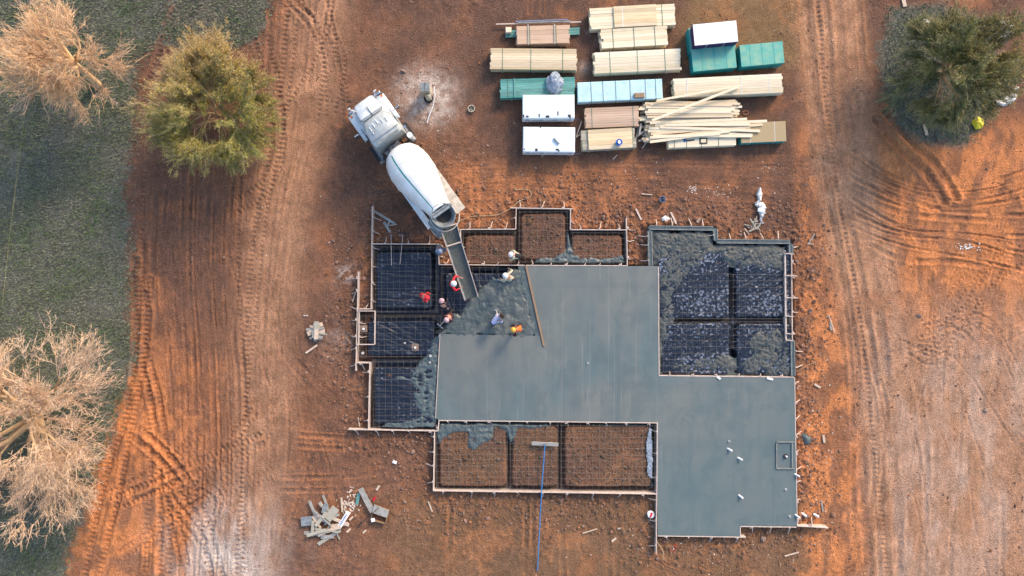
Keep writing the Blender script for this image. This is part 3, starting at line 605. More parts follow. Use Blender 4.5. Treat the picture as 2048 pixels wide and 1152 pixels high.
for r_, l_ in (((746, 490, 878, 628), 'rusty rebar grid over the upper left bay'), ((716, 628, 884, 718), 'rusty rebar grid over the middle left bay and box frame'),
               ((742, 718, 850, 858), 'rusty rebar grid over the lower left bay'), ((879, 531, 1000, 650), 'rusty rebar grid under the concrete chute'),
               ((922, 460, 1034, 528), 'rusty rebar grid over the left of the three upper soil bays'), ((1034, 419, 1140, 528), 'rusty rebar grid over the tall middle upper soil bay'),
               ((1140, 461, 1254, 528), 'rusty rebar grid over the right of the three upper soil bays'), ((869, 846, 1018, 982), 'rusty rebar grid over the lower left soil bay'),
               ((1017, 846, 1120, 984), 'rusty rebar grid over the narrow middle lower soil bay'), ((1119, 846, 1313, 986), 'rusty rebar grid over the wide lower right soil bay'),
               ((1350, 545, 1462, 642), 'rebar grid in the upper left quarter of the right bay'), ((1462, 545, 1582, 642), 'rebar grid in the upper right quarter of the right bay'),
               ((1322, 640, 1462, 748), 'rebar grid in the lower left quarter of the right bay'), ((1462, 640, 1584, 700), 'rebar grid in the lower right quarter of the right bay')):
    rebar_mat(r_, l_)
# ------------------------------------------------------------------ form boards
def form(p0, p1, label, side=1, stakes=None, step=38, m='form_wood', th=.045, top=ZC, h=.62, name='form_board', group='wooden form boards round the slab', kick=True, wide=0):
    a = P(*p0, top); b = P(*p1, top); d = b - a; L = d.length; rz = math.atan2(d.y, d.x)
    t = thing(name, label, 'form board', (a.x, a.y, 0), rz, group); rr = random.Random(int(p0[0] * 7 + p0[1]))
    mb = MB(); k = max(1, round(L / 3.6)); x = 0
    for i in range(k):
        l = L / k; o_ = rr.uniform(-.006, .006) if k > 1 else 0
        mb.box((x + l / 2, o_, top - h / 2 + rr.uniform(-.004, .004)), (l - .004, th, h)); x += l
    mb.build('board', m, t)
    n = stakes if stakes is not None else max(1, int(math.dist(p0, p1) / step))
    for i in range(n):
        sx = L * (i + .5) / n + rr.uniform(-.15, .15); sy = side * (th / 2 + .024); s = MB()
        s.box((sx, sy, .12), (.06, .044, .62 + rr.uniform(0, .12)), rr.uniform(-.2, .2))
        if kick:
            ln = rr.uniform(.2, .42); sk = rr.uniform(-.14, .14)
            s.bar((sx + .05, sy + side * .03, .36), (sx + .05 + sk, sy + side * (.03 + ln), .06), .035, .05)
        if rr.random() < .35: s.box((sx - .04, sy + side * .03, .40), (.13, .05, .05), rr.uniform(-.5, .5))
        s.build('stake', m, t)
    return t
FB = [((744.5, 412), (742, 619), 1, 'long pale form board forming the far left edge of the upper left bay', 6),
 ((745, 487.5), (876, 488), 1, 'form board along the top of the upper left bay, under the brooms', 3),
 ((876.5, 487), (877.5, 528), 1, 'short form board at the right end of the upper left bay beside the truck', 1),
 ((877, 529), (1050, 530.5), 1, 'form board crossing under the concrete chute', 5),
 ((1052, 530.5), (1255, 531.5), 1, 'form board between the upper soil bays and the finished slab', 6),
 ((716.5, 543), (711.5, 742), 1 and -1, 'outer left form board past the box frame', 7),
 ((717, 618), (742, 618), 1, 'short form board joining the outer left board to the long left board', 1),
 ((713, 725.5), (740, 726), -1, 'short form board below the white vent pipe at the left', 1),
 ((739.5, 726), (736.5, 860), -1, 'bright form board along the left of the lower left bay', 3),
 ((696, 859), (876, 862), -1, 'form board along the bottom of the lower left bay, sticking out left', 5),
 ((876, 862), (878, 840), 1, 'very short form board stepping up to the slab at lower left', 1),
 ((878, 841), (1315, 846), -1, 'long form board between the slab and the lower soil bays', 11),
 ((869, 863), (866.5, 981), -1, 'form board at the left end of the lower soil bays', 4),
 ((866, 981.5), (1313, 988), -1, 'long form board along the bottom of the lower soil bays', 9),
 ((1315, 845), (1313, 1108), -1, 'form board down the left side of the lower right slab', 6),
 ((1316, 1072), (1492, 1074.5), -1, 'form board along the very bottom of the lower right slab', 4),
 ((1480.5, 1054), (1481, 1073), 1, 'tiny form board at the notch in the slab bottom edge', 0),
 ((1481, 1053), (1593, 1054.5), -1, 'form board right of the notch in the slab bottom edge', 3),
 ((1594.5, 1053), (1589.5, 755), -1, 'form board up the right side of the lower right slab', 9),
 ((1594, 1052), (1657, 1056), 1, 'loose end of board pointing right from the slab corner', 1),
 ((922, 458.5), (1031, 458), 1, 'form board along the top of the left upper soil bay', 3),
 ((921, 458), (921, 528), 1, 'form board left of the upper soil bays beside the chute', 1),
 ((1031.5, 458), (1032.5, 417), 1, 'form board on the left of the tall middle upper bay', 1),
 ((1021, 415.5), (1147, 417.5), 1, 'form board across the top of the tall middle upper bay', 3),
 ((1141.5, 418), (1141, 459), 1, 'form board on the right of the tall middle upper bay', 1),
 ((1142, 459), (1253, 459.5), 1, 'form board along the top of the right upper soil bay', 3),
 ((1253, 436), (1255, 531), 1, 'form board on the right of the right upper soil bay', 3),
 ((1317, 533), (1318.5, 750), 1, 'form board between the finished slab and the right hand bay', 0),
 ((1318, 751), (1588, 754.5), 1, 'form board along the bottom of the right hand bay', 6)]
for p0, p1, sd_, lab, n in FB:
    form(p0, p1, lab, sd_, n)
# box frame at left
form((713, 622), (750, 622), 'top board of the small box frame at the left', 1, 0, top=.50, h=.14)
form((750, 622), (749, 689), 'right board of the small box frame at the left', -1, 2, top=.50, h=.14, kick=False)
form((749, 689), (713, 689), 'bottom board of the small box frame at the left', 1, 0, top=.50, h=.14)
form((718, 624), (717, 688), 'inner left board of the small box frame at the left', 1, 2, top=.50, h=.14)
# right bay double forms with concrete between
def stem(p0, p1, off, label, n, side):
    a = P(*p0, ZC); b = P(*p1, ZC); d = (b - a); L = d.length; rz = math.atan2(d.y, d.x)
    t = thing('stem_wall', label, 'concrete wall', (a.x, a.y, 0), rz, 'double formed stem walls of the right bay'); mb = MB()
    mb.box((L / 2, 0, .08), (L + .1, .13, .70)); mb.build('concrete', 'slab_wet', t)
    for s in (-1, 1): q = MB(); q.box((L / 2, s * .09, .1), (L - .01, .04, .72 + .01 * s)); q.build('board', 'form_grey', t)
    rr = random.Random(int(p0[0]))
    for i in range(n):
        x = L * (i + .5) / n + rr.uniform(-.2, .2); q = MB(); q.box((x, side * .135, .15), (.05, .045, .7)); q.bar((x + .04, side * .17, .4), (x + rr.uniform(-.15, .15), side * (.45 + rr.uniform(0, .25)), .05), .04, .05)
        q.build('stake', 'form_wood', t)
    return t
stem((1299, 455), (1427, 457), 0, 'double formed wall along the top left of the right hand bay', 4, 1)
stem((1431, 458), (1432, 480), 0, 'short double formed wall at the step of the right hand bay', 1, -1)
stem((1435, 482.5), (1580, 483.5), 0, 'double formed wall along the top right of the right hand bay', 4, 1)
stem((1300, 462), (1301.5, 531), 0, 'double formed wall at the left end of the right hand bay', 3, -1)
stem((1582, 489), (1582.5, 508), 0, 'short double formed wall at the top right corner of the right hand bay', 1, 1)
stem((1585.5, 682), (1587, 752), 0, 'double formed wall at the lower right corner of the right hand bay', 2, 1)
form((1583.5, 507), (1585, 680), 'outer form board on the right edge of the right hand bay', 1, 5)
t = form((1570.5, 507), (1572.5, 680), 'inner pale form board hung inside the right edge of the right hand bay', -1, 0, top=.50, h=.3, m='form_wood', th=.07)
for py in (507, 551, 595, 632, 667, 680):
    a = P(1571, py, .52); b = P(1587 + (8 if py in (551, 595) else 0), py + 1, .52); o = MB().bar((0, 0, 0), b - a, .05, .04).build('cross_tie', 'form_wood', loc=a + Vector((0, 0, .04)))
    tag(o, 'short cross tie over the right edge of the right bay, ' + {507: 'first from the top', 551: 'second from the top', 595: 'third from the top', 632: 'fourth from the top', 667: 'fifth from the top', 680: 'lowest of the row'}[py], 'cross tie', 'cross ties on the right bay')
# shower box set in slab
t = thing('blockout_frame', 'small square wooden blockout frame set in the slab near its right edge', 'blockout frame', P(1553, 910, 0))
o0 = P(1553, 910, 0)
for a, b in (((1553, 884), (1589, 884)), ((1553, 937), (1589, 937)), ((1553, 886), (1553, 935)), ((1584, 886), (1584, 935))):
    MB().bar(P(*a, .46) - o0, P(*b, .46) - o0, .05, .09).build('board', 'form_grey', t)
q = MB(); c = P(1571, 912, .44) - o0; q.lathe([(0, .12), (.05, .13), (.06, .09), (.02, .08)], 16, Matrix.Translation(c) @ Matrix.Rotation(-math.pi / 2, 4, 'Y')); q.build('drain_collar', 'rubber', t, True)
q = MB(); q.tube([c, c + Vector((.01, 0, .16))], .05, 10); q.build('drain_pipe', 'pvc', t, True)
# long screed board
a = P(1052, 531, .47); b = P(1088, 692, .47); o = MB().bar((0, 0, 0), b - a, .10, .05).build('screed_board', 'scrap_pale', loc=a); o.data.materials[0] = M['card']
tag(o, 'long wooden screed board lying slanted across the wet slab', 'screed board')
a = P(871, 836, .45); b = P(880, 668, .45); o = MB().bar((0, 0, 0), b - a, .03, .03).build('screed_rail', 'form_wood', loc=a + Vector((0, 0, .0)))
tag(o, 'thin pale screed rail along the left edge of the finished slab', 'screed rail')
# ------------------------------------------------------------------ pipes standing in the slab
def pipe(px, py, dx, dy, ln, r, label, z0=ZC - .03, m='pvc', group='white plastic pipe stubs'):
    a = P(px, py, z0); k = MB(); top = Vector((dx, dy, ln)); prof = [(0, r), (ln, r), (ln, r * .78), (ln - .1, r * .78)]
    T = top.to_track_quat('X', 'Z').to_matrix().to_4x4(); k.lathe(prof + [(ln - .1, .001)], 14, T)
    o = k.build('pipe_stub', m, smooth=True, loc=a); return tag(o, label, 'pipe', group)
for px, py, e, r, lab in ((1455, 897, (.28, -.12), .05, 'white pipe stub leaning beside the scraped patch on the slab'), (1475, 915, (.32, -.15), .05, 'white pipe stub leaning in the slab centre, right of the scraped patch'),
                      (1477, 990, (.30, -.20), .05, 'white pipe stub leaning low in the slab, above the bottom notch'), (1589, 948, (.34, -.14), .05, 'white pipe stub at the right slab edge below the blockout frame'),
                      (1590, 1029, (.32, -.20), .05, 'white pipe stub at the lower right slab edge, nearest the slab'), (1603, 1026, (.30, -.2), .07, 'thicker white pipe stub beside the lower right slab corner'),
                      (1627, 1028, (.34, -.16), .07, 'white pipe stub farthest right of the slab corner')):
    pipe(px, py, e[0], e[1], .3, r, lab, ZC - .03 if px < 1595 else 0.02)
for px, py, lab in ((1457, 882, 'short capped white pipe in the scraped patch of the slab'), (1578, 1032, 'short capped pipe near the lower right slab corner'), (1570, 978, 'tiny capped pipe near the right slab edge'),
                    (1175, 726, 'tiny capped pipe in the middle of the big slab'), (861, 712, 'upper white pipe end in wet concrete at left'), (860, 725, 'lower white pipe end in wet concrete at left'),
                    (726, 706, 'round white pipe end standing below the box frame'), (810, 686, 'white pipe end beside the rusty plate in the left bay'), (879, 673, 'small white pipe at the upper corner of the finished slab')):
    pipe(px, py, .01, .01, .12, .07 if px in (726, 861) else .055, lab, .38)
for px, py, lab, dark in ((730, 657, 'square brown soil box with white pipe inside the left box frame', 1), (832, 694, 'rusty square plate with white pipe in the middle left bay', 1)):
    c = P(px, py, 0); t = thing('pipe_plate', lab, 'pipe plate', c); q = MB(); q.box((0, 0, .33), (.38, .38, .07), .05, bev=.02); q.build('plate', 'rock', t); q = MB(); q.tube([(0, 0, .3), (.02, .01, .5)], .06, 12); q.build('pipe', 'pvc', t, True)
# ------------------------------------------------------------------ lumber packs
def straps(t, L, Wd, z0, z1, xs, m='strap'):
    for x in xs:
        q = MB(); q.box((x, 0, z1 + .004), (.03, Wd + .02, .006)); q.box((x, -Wd / 2 - .008, (z0 + z1) / 2), (.03, .006, z1 - z0)); q.box((x, Wd / 2 + .008, (z0 + z1) / 2), (.03, .006, z1 - z0)); q.build('strap', m, t)
def pack(px, py, L, Wp, ang, zt, label, m='pine', cols=7, cat='lumber pack', extra=None, xs=(-.32, 0, .32), jit=.04, z0=.09, seed=None, sm='strap', rows=None):
    k = S * (1 - zt / H); c = P(px, py, zt); L *= k; Wd = Wp * k
    t = thing('lumber_pack', label, cat, (c.x, c.y, gz_at(c.x, c.y)), R(ang), 'strapped packs of framing lumber')
    rr = random.Random(seed or int(px * 3 + py)); rows = rows or max(3, int((zt - z0) / .09)); rh = (zt - z0) / rows; cw = Wd / cols; q = MB()
    for r_ in range(rows):
        for i in range(cols):
            dl = rr.uniform(-jit, jit) if r_ > rows - 3 or i in (0, cols - 1) else 0; dx = rr.uniform(-jit, jit)
            q.box((dx, -Wd / 2 + cw * (i + .5) + rr.uniform(-.002, .002), z0 + rh * (r_ + .5) + (rr.uniform(-.012, .0) if r_ == rows - 1 else 0)), (L + dl, cw - .007, rh - .006))
    q.build('boards', m, t)
    for x in (-.36, .0, .36): b = MB(); b.box((x * L, 0, z0 / 2 - .02), (.09, Wd + .02, z0 + .03)); b.build('bearer', 'pine_grey', t)
    straps(t, L, Wd, z0, zt, [x * L for x in xs], sm)
    if extra: extra(t, L, Wd, zt, q)
    return t
def top_layer(t, L, Wd, zt, q):
    b = MB(); n = 6
    for i in range(n): b.box((.03 * L, -Wd / 2 + Wd / n * (i + .5), zt + .045), (L * .5, Wd / n - .007, .075))
    b.build('top_boards', 'pine', t); s_ = MB(); s_.box((-.12 * L, 0, zt + .085), (.035, Wd, .008)); s_.build('strap', 'strap_white', t)
pack(1265, 33, 170, 42, 3.2, .62, 'lumber pack at the top with a shorter pack on it', 'pine_pale', extra=top_layer, xs=(-.2, .35))
pack(1268, 74, 131, 38, 3.4, .68, 'pale lumber pack second from the top, right of the teal boards', 'pine_pale', cols=6, jit=.08)
pack(1275, 122, 172, 42, 2.8, .66, 'lumber pack with its right end beside the purple box', 'pine_pale', cols=7, jit=.07)
t4 = pack(1067, 118, 172, 42, -.6, .62, 'long knotty lumber pack at the left of the upper rows', 'pine', cols=9, xs=(-.36, -.03, .34))
def cross1(t, L, Wd, zt, q):
    for x in (-.28, .22): b = MB(); b.box((x * L, 0, zt + .02), (.06, Wd + .12, .035)); b.build('batten', 'pine_grey', t)
pack(1086, 69, 105, 36, 1.6, .66, 'short pinkish lumber pack lying over teal boards', 'pine_pink', cols=4, extra=cross1, xs=(-.25, .25))
def teal_bits(t, L, Wd, zt, q):
    b = MB(); b.box((-.31 * L, 0, zt + .02), (.07, Wd, .04)); b.box((.27 * L, .05, zt + .02), (.05, Wd * .8, .04)); b.build('batten', 'treated', t)
pack(1075, 175, 148, 38, 1.8, .55, 'teal green treated lumber pack with a plastic bag on top', 'treated', cols=9, extra=teal_bits, xs=(-.4,))
pack(1457, 171, 217, 38, 2.8, .70, 'longest lumber pack in the stacks, below the teal bundles', 'pine_pale', cols=7, xs=(-.38, .12, .38), sm='strap_white')
pack(1224, 234, 106, 40, 2.4, .62, 'pinkish lumber pack below the white wrapped bundle', 'pine_pink', cols=9, xs=(-.38, .4))
def tl2(t, L, Wd, zt, q):
    b = MB(); n = 5
    for i in range(n): b.box((.03 * L, -Wd / 2 + Wd / n * (i + .5), zt + .045), (L * .82, Wd / n - .007, .07))
    b.build('top_boards', 'pine', t)
pack(1217, 278, 107, 40, 3.2, .55, 'lumber pack with blue bucket, lowest left of the loose timber', 'pine_grey', cols=6, extra=tl2, xs=(-.25, .25, .45))
pack(1380, 222, 176, 38, 2.6, .55, 'untidy lumber pack of uneven boards under the slanting plank', 'pine_pale', cols=9, jit=.35, xs=())
def wraps(t, L, Wd, zt, q):
    b = MB(); b.box((.1, -.02, zt + .012), (.42, .34, .012)); b.box((.1, -.02, zt + .02), (.28, .2, .014), mi=1); b.build('label_sheet', ['dark', 'pine_pale'], t)
    b = MB(); b.box((-.9, .05, zt + .008), (.16, .16, .006), .7); b.box((-.6, .03, zt + .008), (.42, .07, .006), .1, mi=1); b.build('printed_mark', ['logo_blue', 'dark'], t)
pack(1403, 281, 136, 24, 2.4, .58, 'wrapped lumber pack with dark tag at the bottom right of the stacks', 'pine_pale', cols=1, extra=wraps, xs=(-.4, -.22, 0, .25), rows=1)
pack(1385, 262, 190, 34, 2.6, .42, 'low lumber pack buried below the fan of loose planks', 'pine', cols=8, jit=.3, xs=())
def sheets(px, py, L, Wp, ang, zt, label, mtop, mside, z0=.08, cat='sheet bundle', group='bundles of sheathing panels', sx=(-.28, 0, .28)):
    k = S * (1 - zt / H); c = P(px, py, zt); L *= k; Wd = Wp * k
    t = thing('panel_bundle', label, cat, (c.x, c.y, 0 if z0 > .3 else gz_at(c.x, c.y)), R(ang), group); q = MB(); n = max(5, int((zt - z0) / .05)); h = (zt - .02 - z0) / n
    rr = random.Random(int(px))
    for i in range(n): q.box((rr.uniform(-.006, .006), rr.uniform(-.006, .006), z0 + h * (i + .5)), (L, Wd, h - .003))
    q.build('panels', mside, t); b = MB(); b.box((0, 0, zt - .008), (L + .004, Wd + .004, .016)); b.build('top_panel', mtop, t)
    if z0 < .3:
        for x in (-.4, .4): b = MB(); b.box((x * L, 0, z0 / 2 - .02), (.1, Wd, z0 + .03)); b.build('bearer', 'pine_grey', t)
    for x in sx: b = MB(); b.box((x * L, -Wd / 2 - .01, (z0 + zt) / 2), (.02, .006, zt - z0)); b.box((x * L, 0, zt + .003), (.02, Wd + .02, .004)); b.build('strap', 'strap_white' if sx != (-.28, 0, .28) else mside, t)
    return t, L, Wd
sheets(1424, 76, 90, 48, 5.5, .78, 'teal panel bundle carrying the purple and white bundle', 'teal_top', 'teal')
sheets(1428, 117, 87, 44, 5.5, .80, 'teal panel bundle in front of the purple one', 'teal_top', 'teal')
t, L, Wd = sheets(1431, 66, 87, 42, 5.5, 1.38, 'white topped panel bundle with purple sides, highest in the stacks', 'white', 'purple', z0=.80, sx=(-.2, .2))
sheets(1524, 108, 86, 43, 5.5, .84, 'teal panel bundle standing alone at the right of the stacks', 'teal_top', 'teal')
sheets(1527, 264, 90, 40, 2.5, .60, 'tan topped panel bundle with teal sides at the lower right of the stacks', 'osb', 'teal', sx=(-.3, .25))
def foam(px, py, L, Wp, ang, zt, label, marks):
    k = S * (1 - zt / H); c = P(px, py, zt); L *= k; Wd = Wp * k
    t = thing('wrapped_bundle', label, 'wrapped bundle', (c.x, c.y, gz_at(c.x, c.y)), R(ang), 'white wrapped bundles'); q = MB(); q.box((0, 0, (zt + .1) / 2), (L, Wd, zt - .1), bev=.035); q.build('wrap', 'white_wrap', t, True)
    for x in (-.4, .4): b = MB(); b.box((x * L, 0, .05), (.1, Wd, .12)); b.build('bearer', 'pine_grey', t)
    b = MB(); y = -Wd / 2 - .004
    for i in range(4):
        x0 = (-.40 + .27 * i) * L
        vs = [(x0 - .16, y, zt * .55), (x0, y, zt * .36), (x0 + .16, y, zt * .55), (x0, y, zt * .74)]; b.add(vs, [(0, 1, 2, 3)])
        vs = [(x0 - .08, y - .003, zt * .55), (x0, y - .003, zt * .46), (x0 + .08, y - .003, zt * .55), (x0, y - .003, zt * .64)]; b.add(vs, [(0, 1, 2, 3)], 1)
        for j in range(6): b.box((x0 + .24 + j * .065, y + .002, zt * .55), (.045, .006, .09), mi=0)
    b.build('printed_marks', ['logo_blue', 'white'], t)
    for mx, my, mw, mh in marks:
        b = MB(); b.box((mx * L, my * Wd, zt + .004), (mw, mh, .01)); b.build('dark_patch', 'dark', t)
    return t
foam(1097, 213, 104, 47, .4, .92, 'white wrapped bundle with blue marks touching the teal lumber', ((-.48, -.4, .08, .16), (-.41, -.42, .14, .1), (-.18, -.38, .07, .16), (-.02, -.43, .2, .12), (.18, -.3, .06, .22), (.40, -.4, .16, .12), (.41, -.47, .08, .1)))
foam(1098, 279, 104, 50, -.6, .92, 'white wrapped bundle with a squeegee on top, lowest left bundle', ((-.17, .48, .07, .06), (-.24, -.42, .14, .14), (.16, -.4, .16, .1), (.19, -.45, .09, .08), (-.47, -.4, .07, .07)))
def wrapped_long():
    zt = .6; k = S * (1 - zt / H); c = P(1240, 181, zt); L = 170 * k; Wd = 40 * k
    t = thing('wrapped_bundle', 'long pale blue white wrapped lumber with a brown box on it', 'wrapped bundle', (c.x, c.y, gz_at(c.x, c.y)), R(2.6), 'white wrapped bundles'); q = MB(); q.box((0, 0, .34), (L, Wd, .5), bev=.03)
    q.build('wrap', 'aqua_wrap', t, True); straps(t, L, Wd, .1, zt - .005, [L * x for x in (-.34, -.2, -.05, .12, .3, .42)])
    b = MB()
    for y in (-.32, -.12, .02, .2, .3): b.box((0, y * Wd, zt - .007), (L * .98, .018, .006))
    b.build('wrap_seams', 'strap_white', t)
    for x in (-.36, .36): b = MB(); b.box((x * L, 0, .04), (.1, Wd, .12)); b.build('bearer', 'pine_grey', t)
wrapped_long()
o = MB().box((0, 0, .08), (.55, .26, .16), .03, bev=.02).build('cardboard_box', 'card', loc=P(1278, 192, .6)); tag(o, 'small brown box on the white wrapped lumber', 'box')
# teal boards below pack 5, pipes beside it
def plank(px0, py0, px1, py1, z0, z1, w, h, m, name, label, cat='plank', group=None):
    a = P(px0, py0, z0); b = P(px1, py1, z1); o = MB().bar((0, 0, 0), b - a, w, h).build(name, m, loc=a); return tag(o, label, cat, group)
for i, (y, l) in enumerate(((60.5, 'upper'), (65.5, 'middle'), (70.0, 'lower'))): plank(1011, y + 3, 1159, y - 3, .12, .12, .12, .1, 'treated', 'treated_board', l + ' of three teal boards poking out of the short pinkish pack', 'board', 'teal boards beneath the pinkish pack')
plank(992, 48.5, 1162, 44, .2, .2, .06, .06, 'form_wood', 'long_pole', 'long beige pole above the short pinkish pack', 'pole')
plank(1031, 43, 1135, 39, .3, .3, .05, .05, 'grey_blue', 'plastic_tube', 'blue grey tube lying above the pinkish pack', 'tube')
plank(1036, 46, 1142, 42.5, .3, .3, .06, .06, 'grey_metal', 'plastic_tube', 'pale tube beside the blue grey tube above the pinkish pack', 'tube')
q = MB(); q.box((0, 0, .1), (.32, .3, .2), bev=.02); q.build('x', 'pine_pale').name = 'wrapped_block'; bo = bpy.data.objects['wrapped_block']; bo.location = P(1017, 62, .17); tag(bo, 'small pale block on the left end of the teal boards', 'block')
# loose planks over the stacks
LP = [((1304, 241), (1478, 173), 1.0, .95, .13, 'pine_pale', 'single pale plank slanting steeply across the stacks'), ((1314, 201), (1482, 171), .82, .86, .11, 'pine_pale', 'narrow plank slanting off the longest lumber pack')]
for i, ((a, b), (c, d), z0, z1, w, m_, l_) in enumerate(LP): plank(a, b, c, d, z0, z1, w, .045, m_, 'loose_plank', l_)
rr = random.Random(3)
fan = [(1310, 251, 1534, 242), (1300, 246, 1494, 238), (1308, 258, 1505, 270), (1296, 262, 1500, 258), (1302, 268, 1525, 249), (1298, 256, 1470, 262), (1292, 279, 1500, 254), (1306, 272, 1504, 272), (1320, 254, 1520, 262), (1300, 284, 1460, 262), (1330, 250, 1500, 249), (1300, 275, 1440, 268)]
ORD = ['uppermost', 'second', 'third', 'fourth', 'fifth', 'sixth', 'seventh', 'eighth', 'ninth', 'tenth', 'eleventh', 'lowest']
def nth(lst, i): k = sorted(range(len(lst)), key=lambda j: lst[j][1]).index(i); return ORD[-1] if k == len(lst) - 1 else ORD[k]
for i, (a, b, c, d) in enumerate(fan): plank(a, b, c, d, .60 + .012 * i, .58 + .012 * i, .14, .04, rr.choice(['pine_pale', 'pine', 'pine_pale']), 'loose_plank', nth(fan, i) + ' plank by its left end in the crossed fan of loose timber', 'plank', 'fanned loose planks')
fan2 = [(1290, 207, 1471, 206), (1312, 203, 1480, 208), (1292, 214, 1468, 216), (1296, 220, 1470, 220), (1292, 228, 1477, 227), (1294, 234, 1466, 232), (1300, 209, 1464, 211), (1290, 224, 1462, 224)]
for i, (a, b, c, d) in enumerate(fan2): plank(a, b, c, d, .60 + .008 * i, .60 + .008 * i, .12, .045, rr.choice(['pine_pale', 'pine']), 'loose_plank', nth(fan2, i) + ' loose plank by its left end on the uneven pack below the longest one', 'plank', 'planks on the uneven pack')
for i, (a, b, c, d) in enumerate([(1286, 205, 1270, 288), (1296, 246, 1284, 268), (1290, 240, 1286, 285), (1275, 250, 1300, 262), (1278, 265, 1296, 285), (1281, 232, 1296, 250), (1288, 290, 1300, 270), (1272, 275, 1290, 262), (1275, 284, 1305, 278), (1287, 255, 1289, 275), (1294, 260, 1300, 288), (1280, 250, 1276, 272)]):
    p = PG(a, b, .05 + .03 * i); q_ = PG(c, d, .06 + .03 * i); o = MB().bar((0, 0, 0), q_ - p, .09, .03).build('scrap_stick', 'scrap', loc=p); tag(o, 'grey scrap stick in the tangle between the lumber packs', 'stick', 'grey scrap sticks between the packs')
for (a, b, c, d, l_) in ((1163, 243, 1153, 272, 'thin pale stick leaning at the right of the lower white bundle'), (1152, 275, 1162, 267, 'short stick at the corner of the lower white bundle'), (1284, 297, 1297, 279, 'pale stick on the soil below the grey scrap tangle'), (1226, 319, 1234, 310, 'short pinkish offcut on the soil below the lumber')):
    p = PG(a, b, .05); q_ = PG(c, d, .05); o = MB().bar((0, 0, 0), q_ - p, .06, .04).build('offcut', 'scrap_pale', loc=p); tag(o, l_, 'offcut')
# plastic bag over teal lumber
def bag(px, py, z, sx, sy, h, m, label, name='plastic_bag', seed=1, cat='plastic bag'):
    bm = bmesh.new(); bmesh.ops.create_icosphere(bm, subdivisions=4, radius=1); r_ = random.Random(seed)
    from mathutils import noise
    for v in bm.verts:
        c = v.co.copy(); n = noise.fractal(c * 1.8 + Vector((seed, 0, 0)), 1, 2, 4) * .3 + abs(noise.noise(c * 5 + Vector((seed, 3, 0)))) * .25
        v.co = Vector((c.x * sx * (1 + n), c.y * sy * (1 + n), max(c.z, -.15) * h * (1 + n)))
    me = bpy.data.meshes.new(name); bm.to_mesh(me); bm.free(); me.materials.append(M[m]); me.polygons.foreach_set('use_smooth', [True] * len(me.polygons))
    o = bpy.data.objects.new(name, me); COL.objects.link(o); o.location = P(px, py, z); return tag(o, label, cat)
b1 = bag(1109, 168, .58, .42, .55, .4, 'clear', 'clear crumpled plastic bag on the teal lumber', seed=4)
q = MB(); q.box((-.1, .06, .40), (.2, .2, .02), .3); q.build('dark_label', 'logo_blue', b1)
bag(1850, 48, .05, .2, .25, .15, 'white', 'white crumpled bag on the grass left of the right tree', seed=2)
bag(1840, 60, .03, .1, .12, .08, 'white', 'small white scrap below the crumpled bag by the right tree', seed=7, name='plastic_scrap')
bag(1331, 438, .05, .22, .15, .12, 'white', 'pale plastic scrap above the top left of the right bay', seed=8, name='plastic_scrap')
bag(1957, 246, .1, .28, .3, .2, 'yellow', 'bright yellow bag below the right tree', seed=9)
# blue bucket, squeegee
t = thing('bucket', 'blue bucket with white lid on the lumber pack', 'bucket', P(1237, 286, .62)); q = MB(); q.tube([(0, 0, 0), (0, 0, .24)], [.15, .18], 16); q.build('body', 'blue', t, True); bq = MB(); bq.tube([(0, 0, .241), (.02, 0, .27)], [.12, .1], 5); bq.build('lid', 'white', t)
def tool(a, b, label, hw=.5, name='rake', m='pine_pale', hm='grey_metal', cat='rake', r=.016, headang=0):
    t = thing(name, label, cat, a); v = b - a; q = MB(); q.tube([(0, 0, 0), v], r, 6); q.build('handle', m, t, True)
    n = Vector((-v.y, v.x, 0)).normalized(); n = Matrix.Rotation(headang, 3, 'Z') @ n; q = MB(); q.bar(v - n * hw / 2, v + n * hw / 2, .06, .10); q.build('head', hm, t); return t
tool(P(1083, 314, .3), P(1113, 282, .97), 'squeegee with thin handle lying on the lower white bundle', .42, 'squeegee', cat='squeegee')
tool(P(783, 531, .5), P(782, 471, .30), 'pale handled broom lying across the upper left form board, left one', .12, 'broom', 'form_wood', cat='broom')
tool(P(800, 528, .5), P(806, 467, .30), 'broom with wide dark head lying across the upper left form board', .46, 'broom', 'form_wood', 'dark', cat='broom')
t = thing('bull_float', 'bull float with very long blue pole below the slab', 'bull float', P(1075, 1142, .1)); a = P(1075, 1142, .1); pts = [P(1075, 1142, .1), P(1079, 1060, .3), P(1083, 985, .52), P(1090, 888, .56)]
for i in range(3): q = MB(); q.tube([pts[i] - a, pts[i + 1] - a], .028, 8); q.build('pole_section', 'blue_pole', t, True)
q = MB(); c = P(1090, 888, .5) - a; q.box(c, (1.45, .2, .05), -.05, bev=.015); q.build('blade', 'magnesium', t); q = MB(); q.box(c + Vector((0, 0, .05)), (.16, .12, .1)); q.build('bracket', 'grey_metal', t)
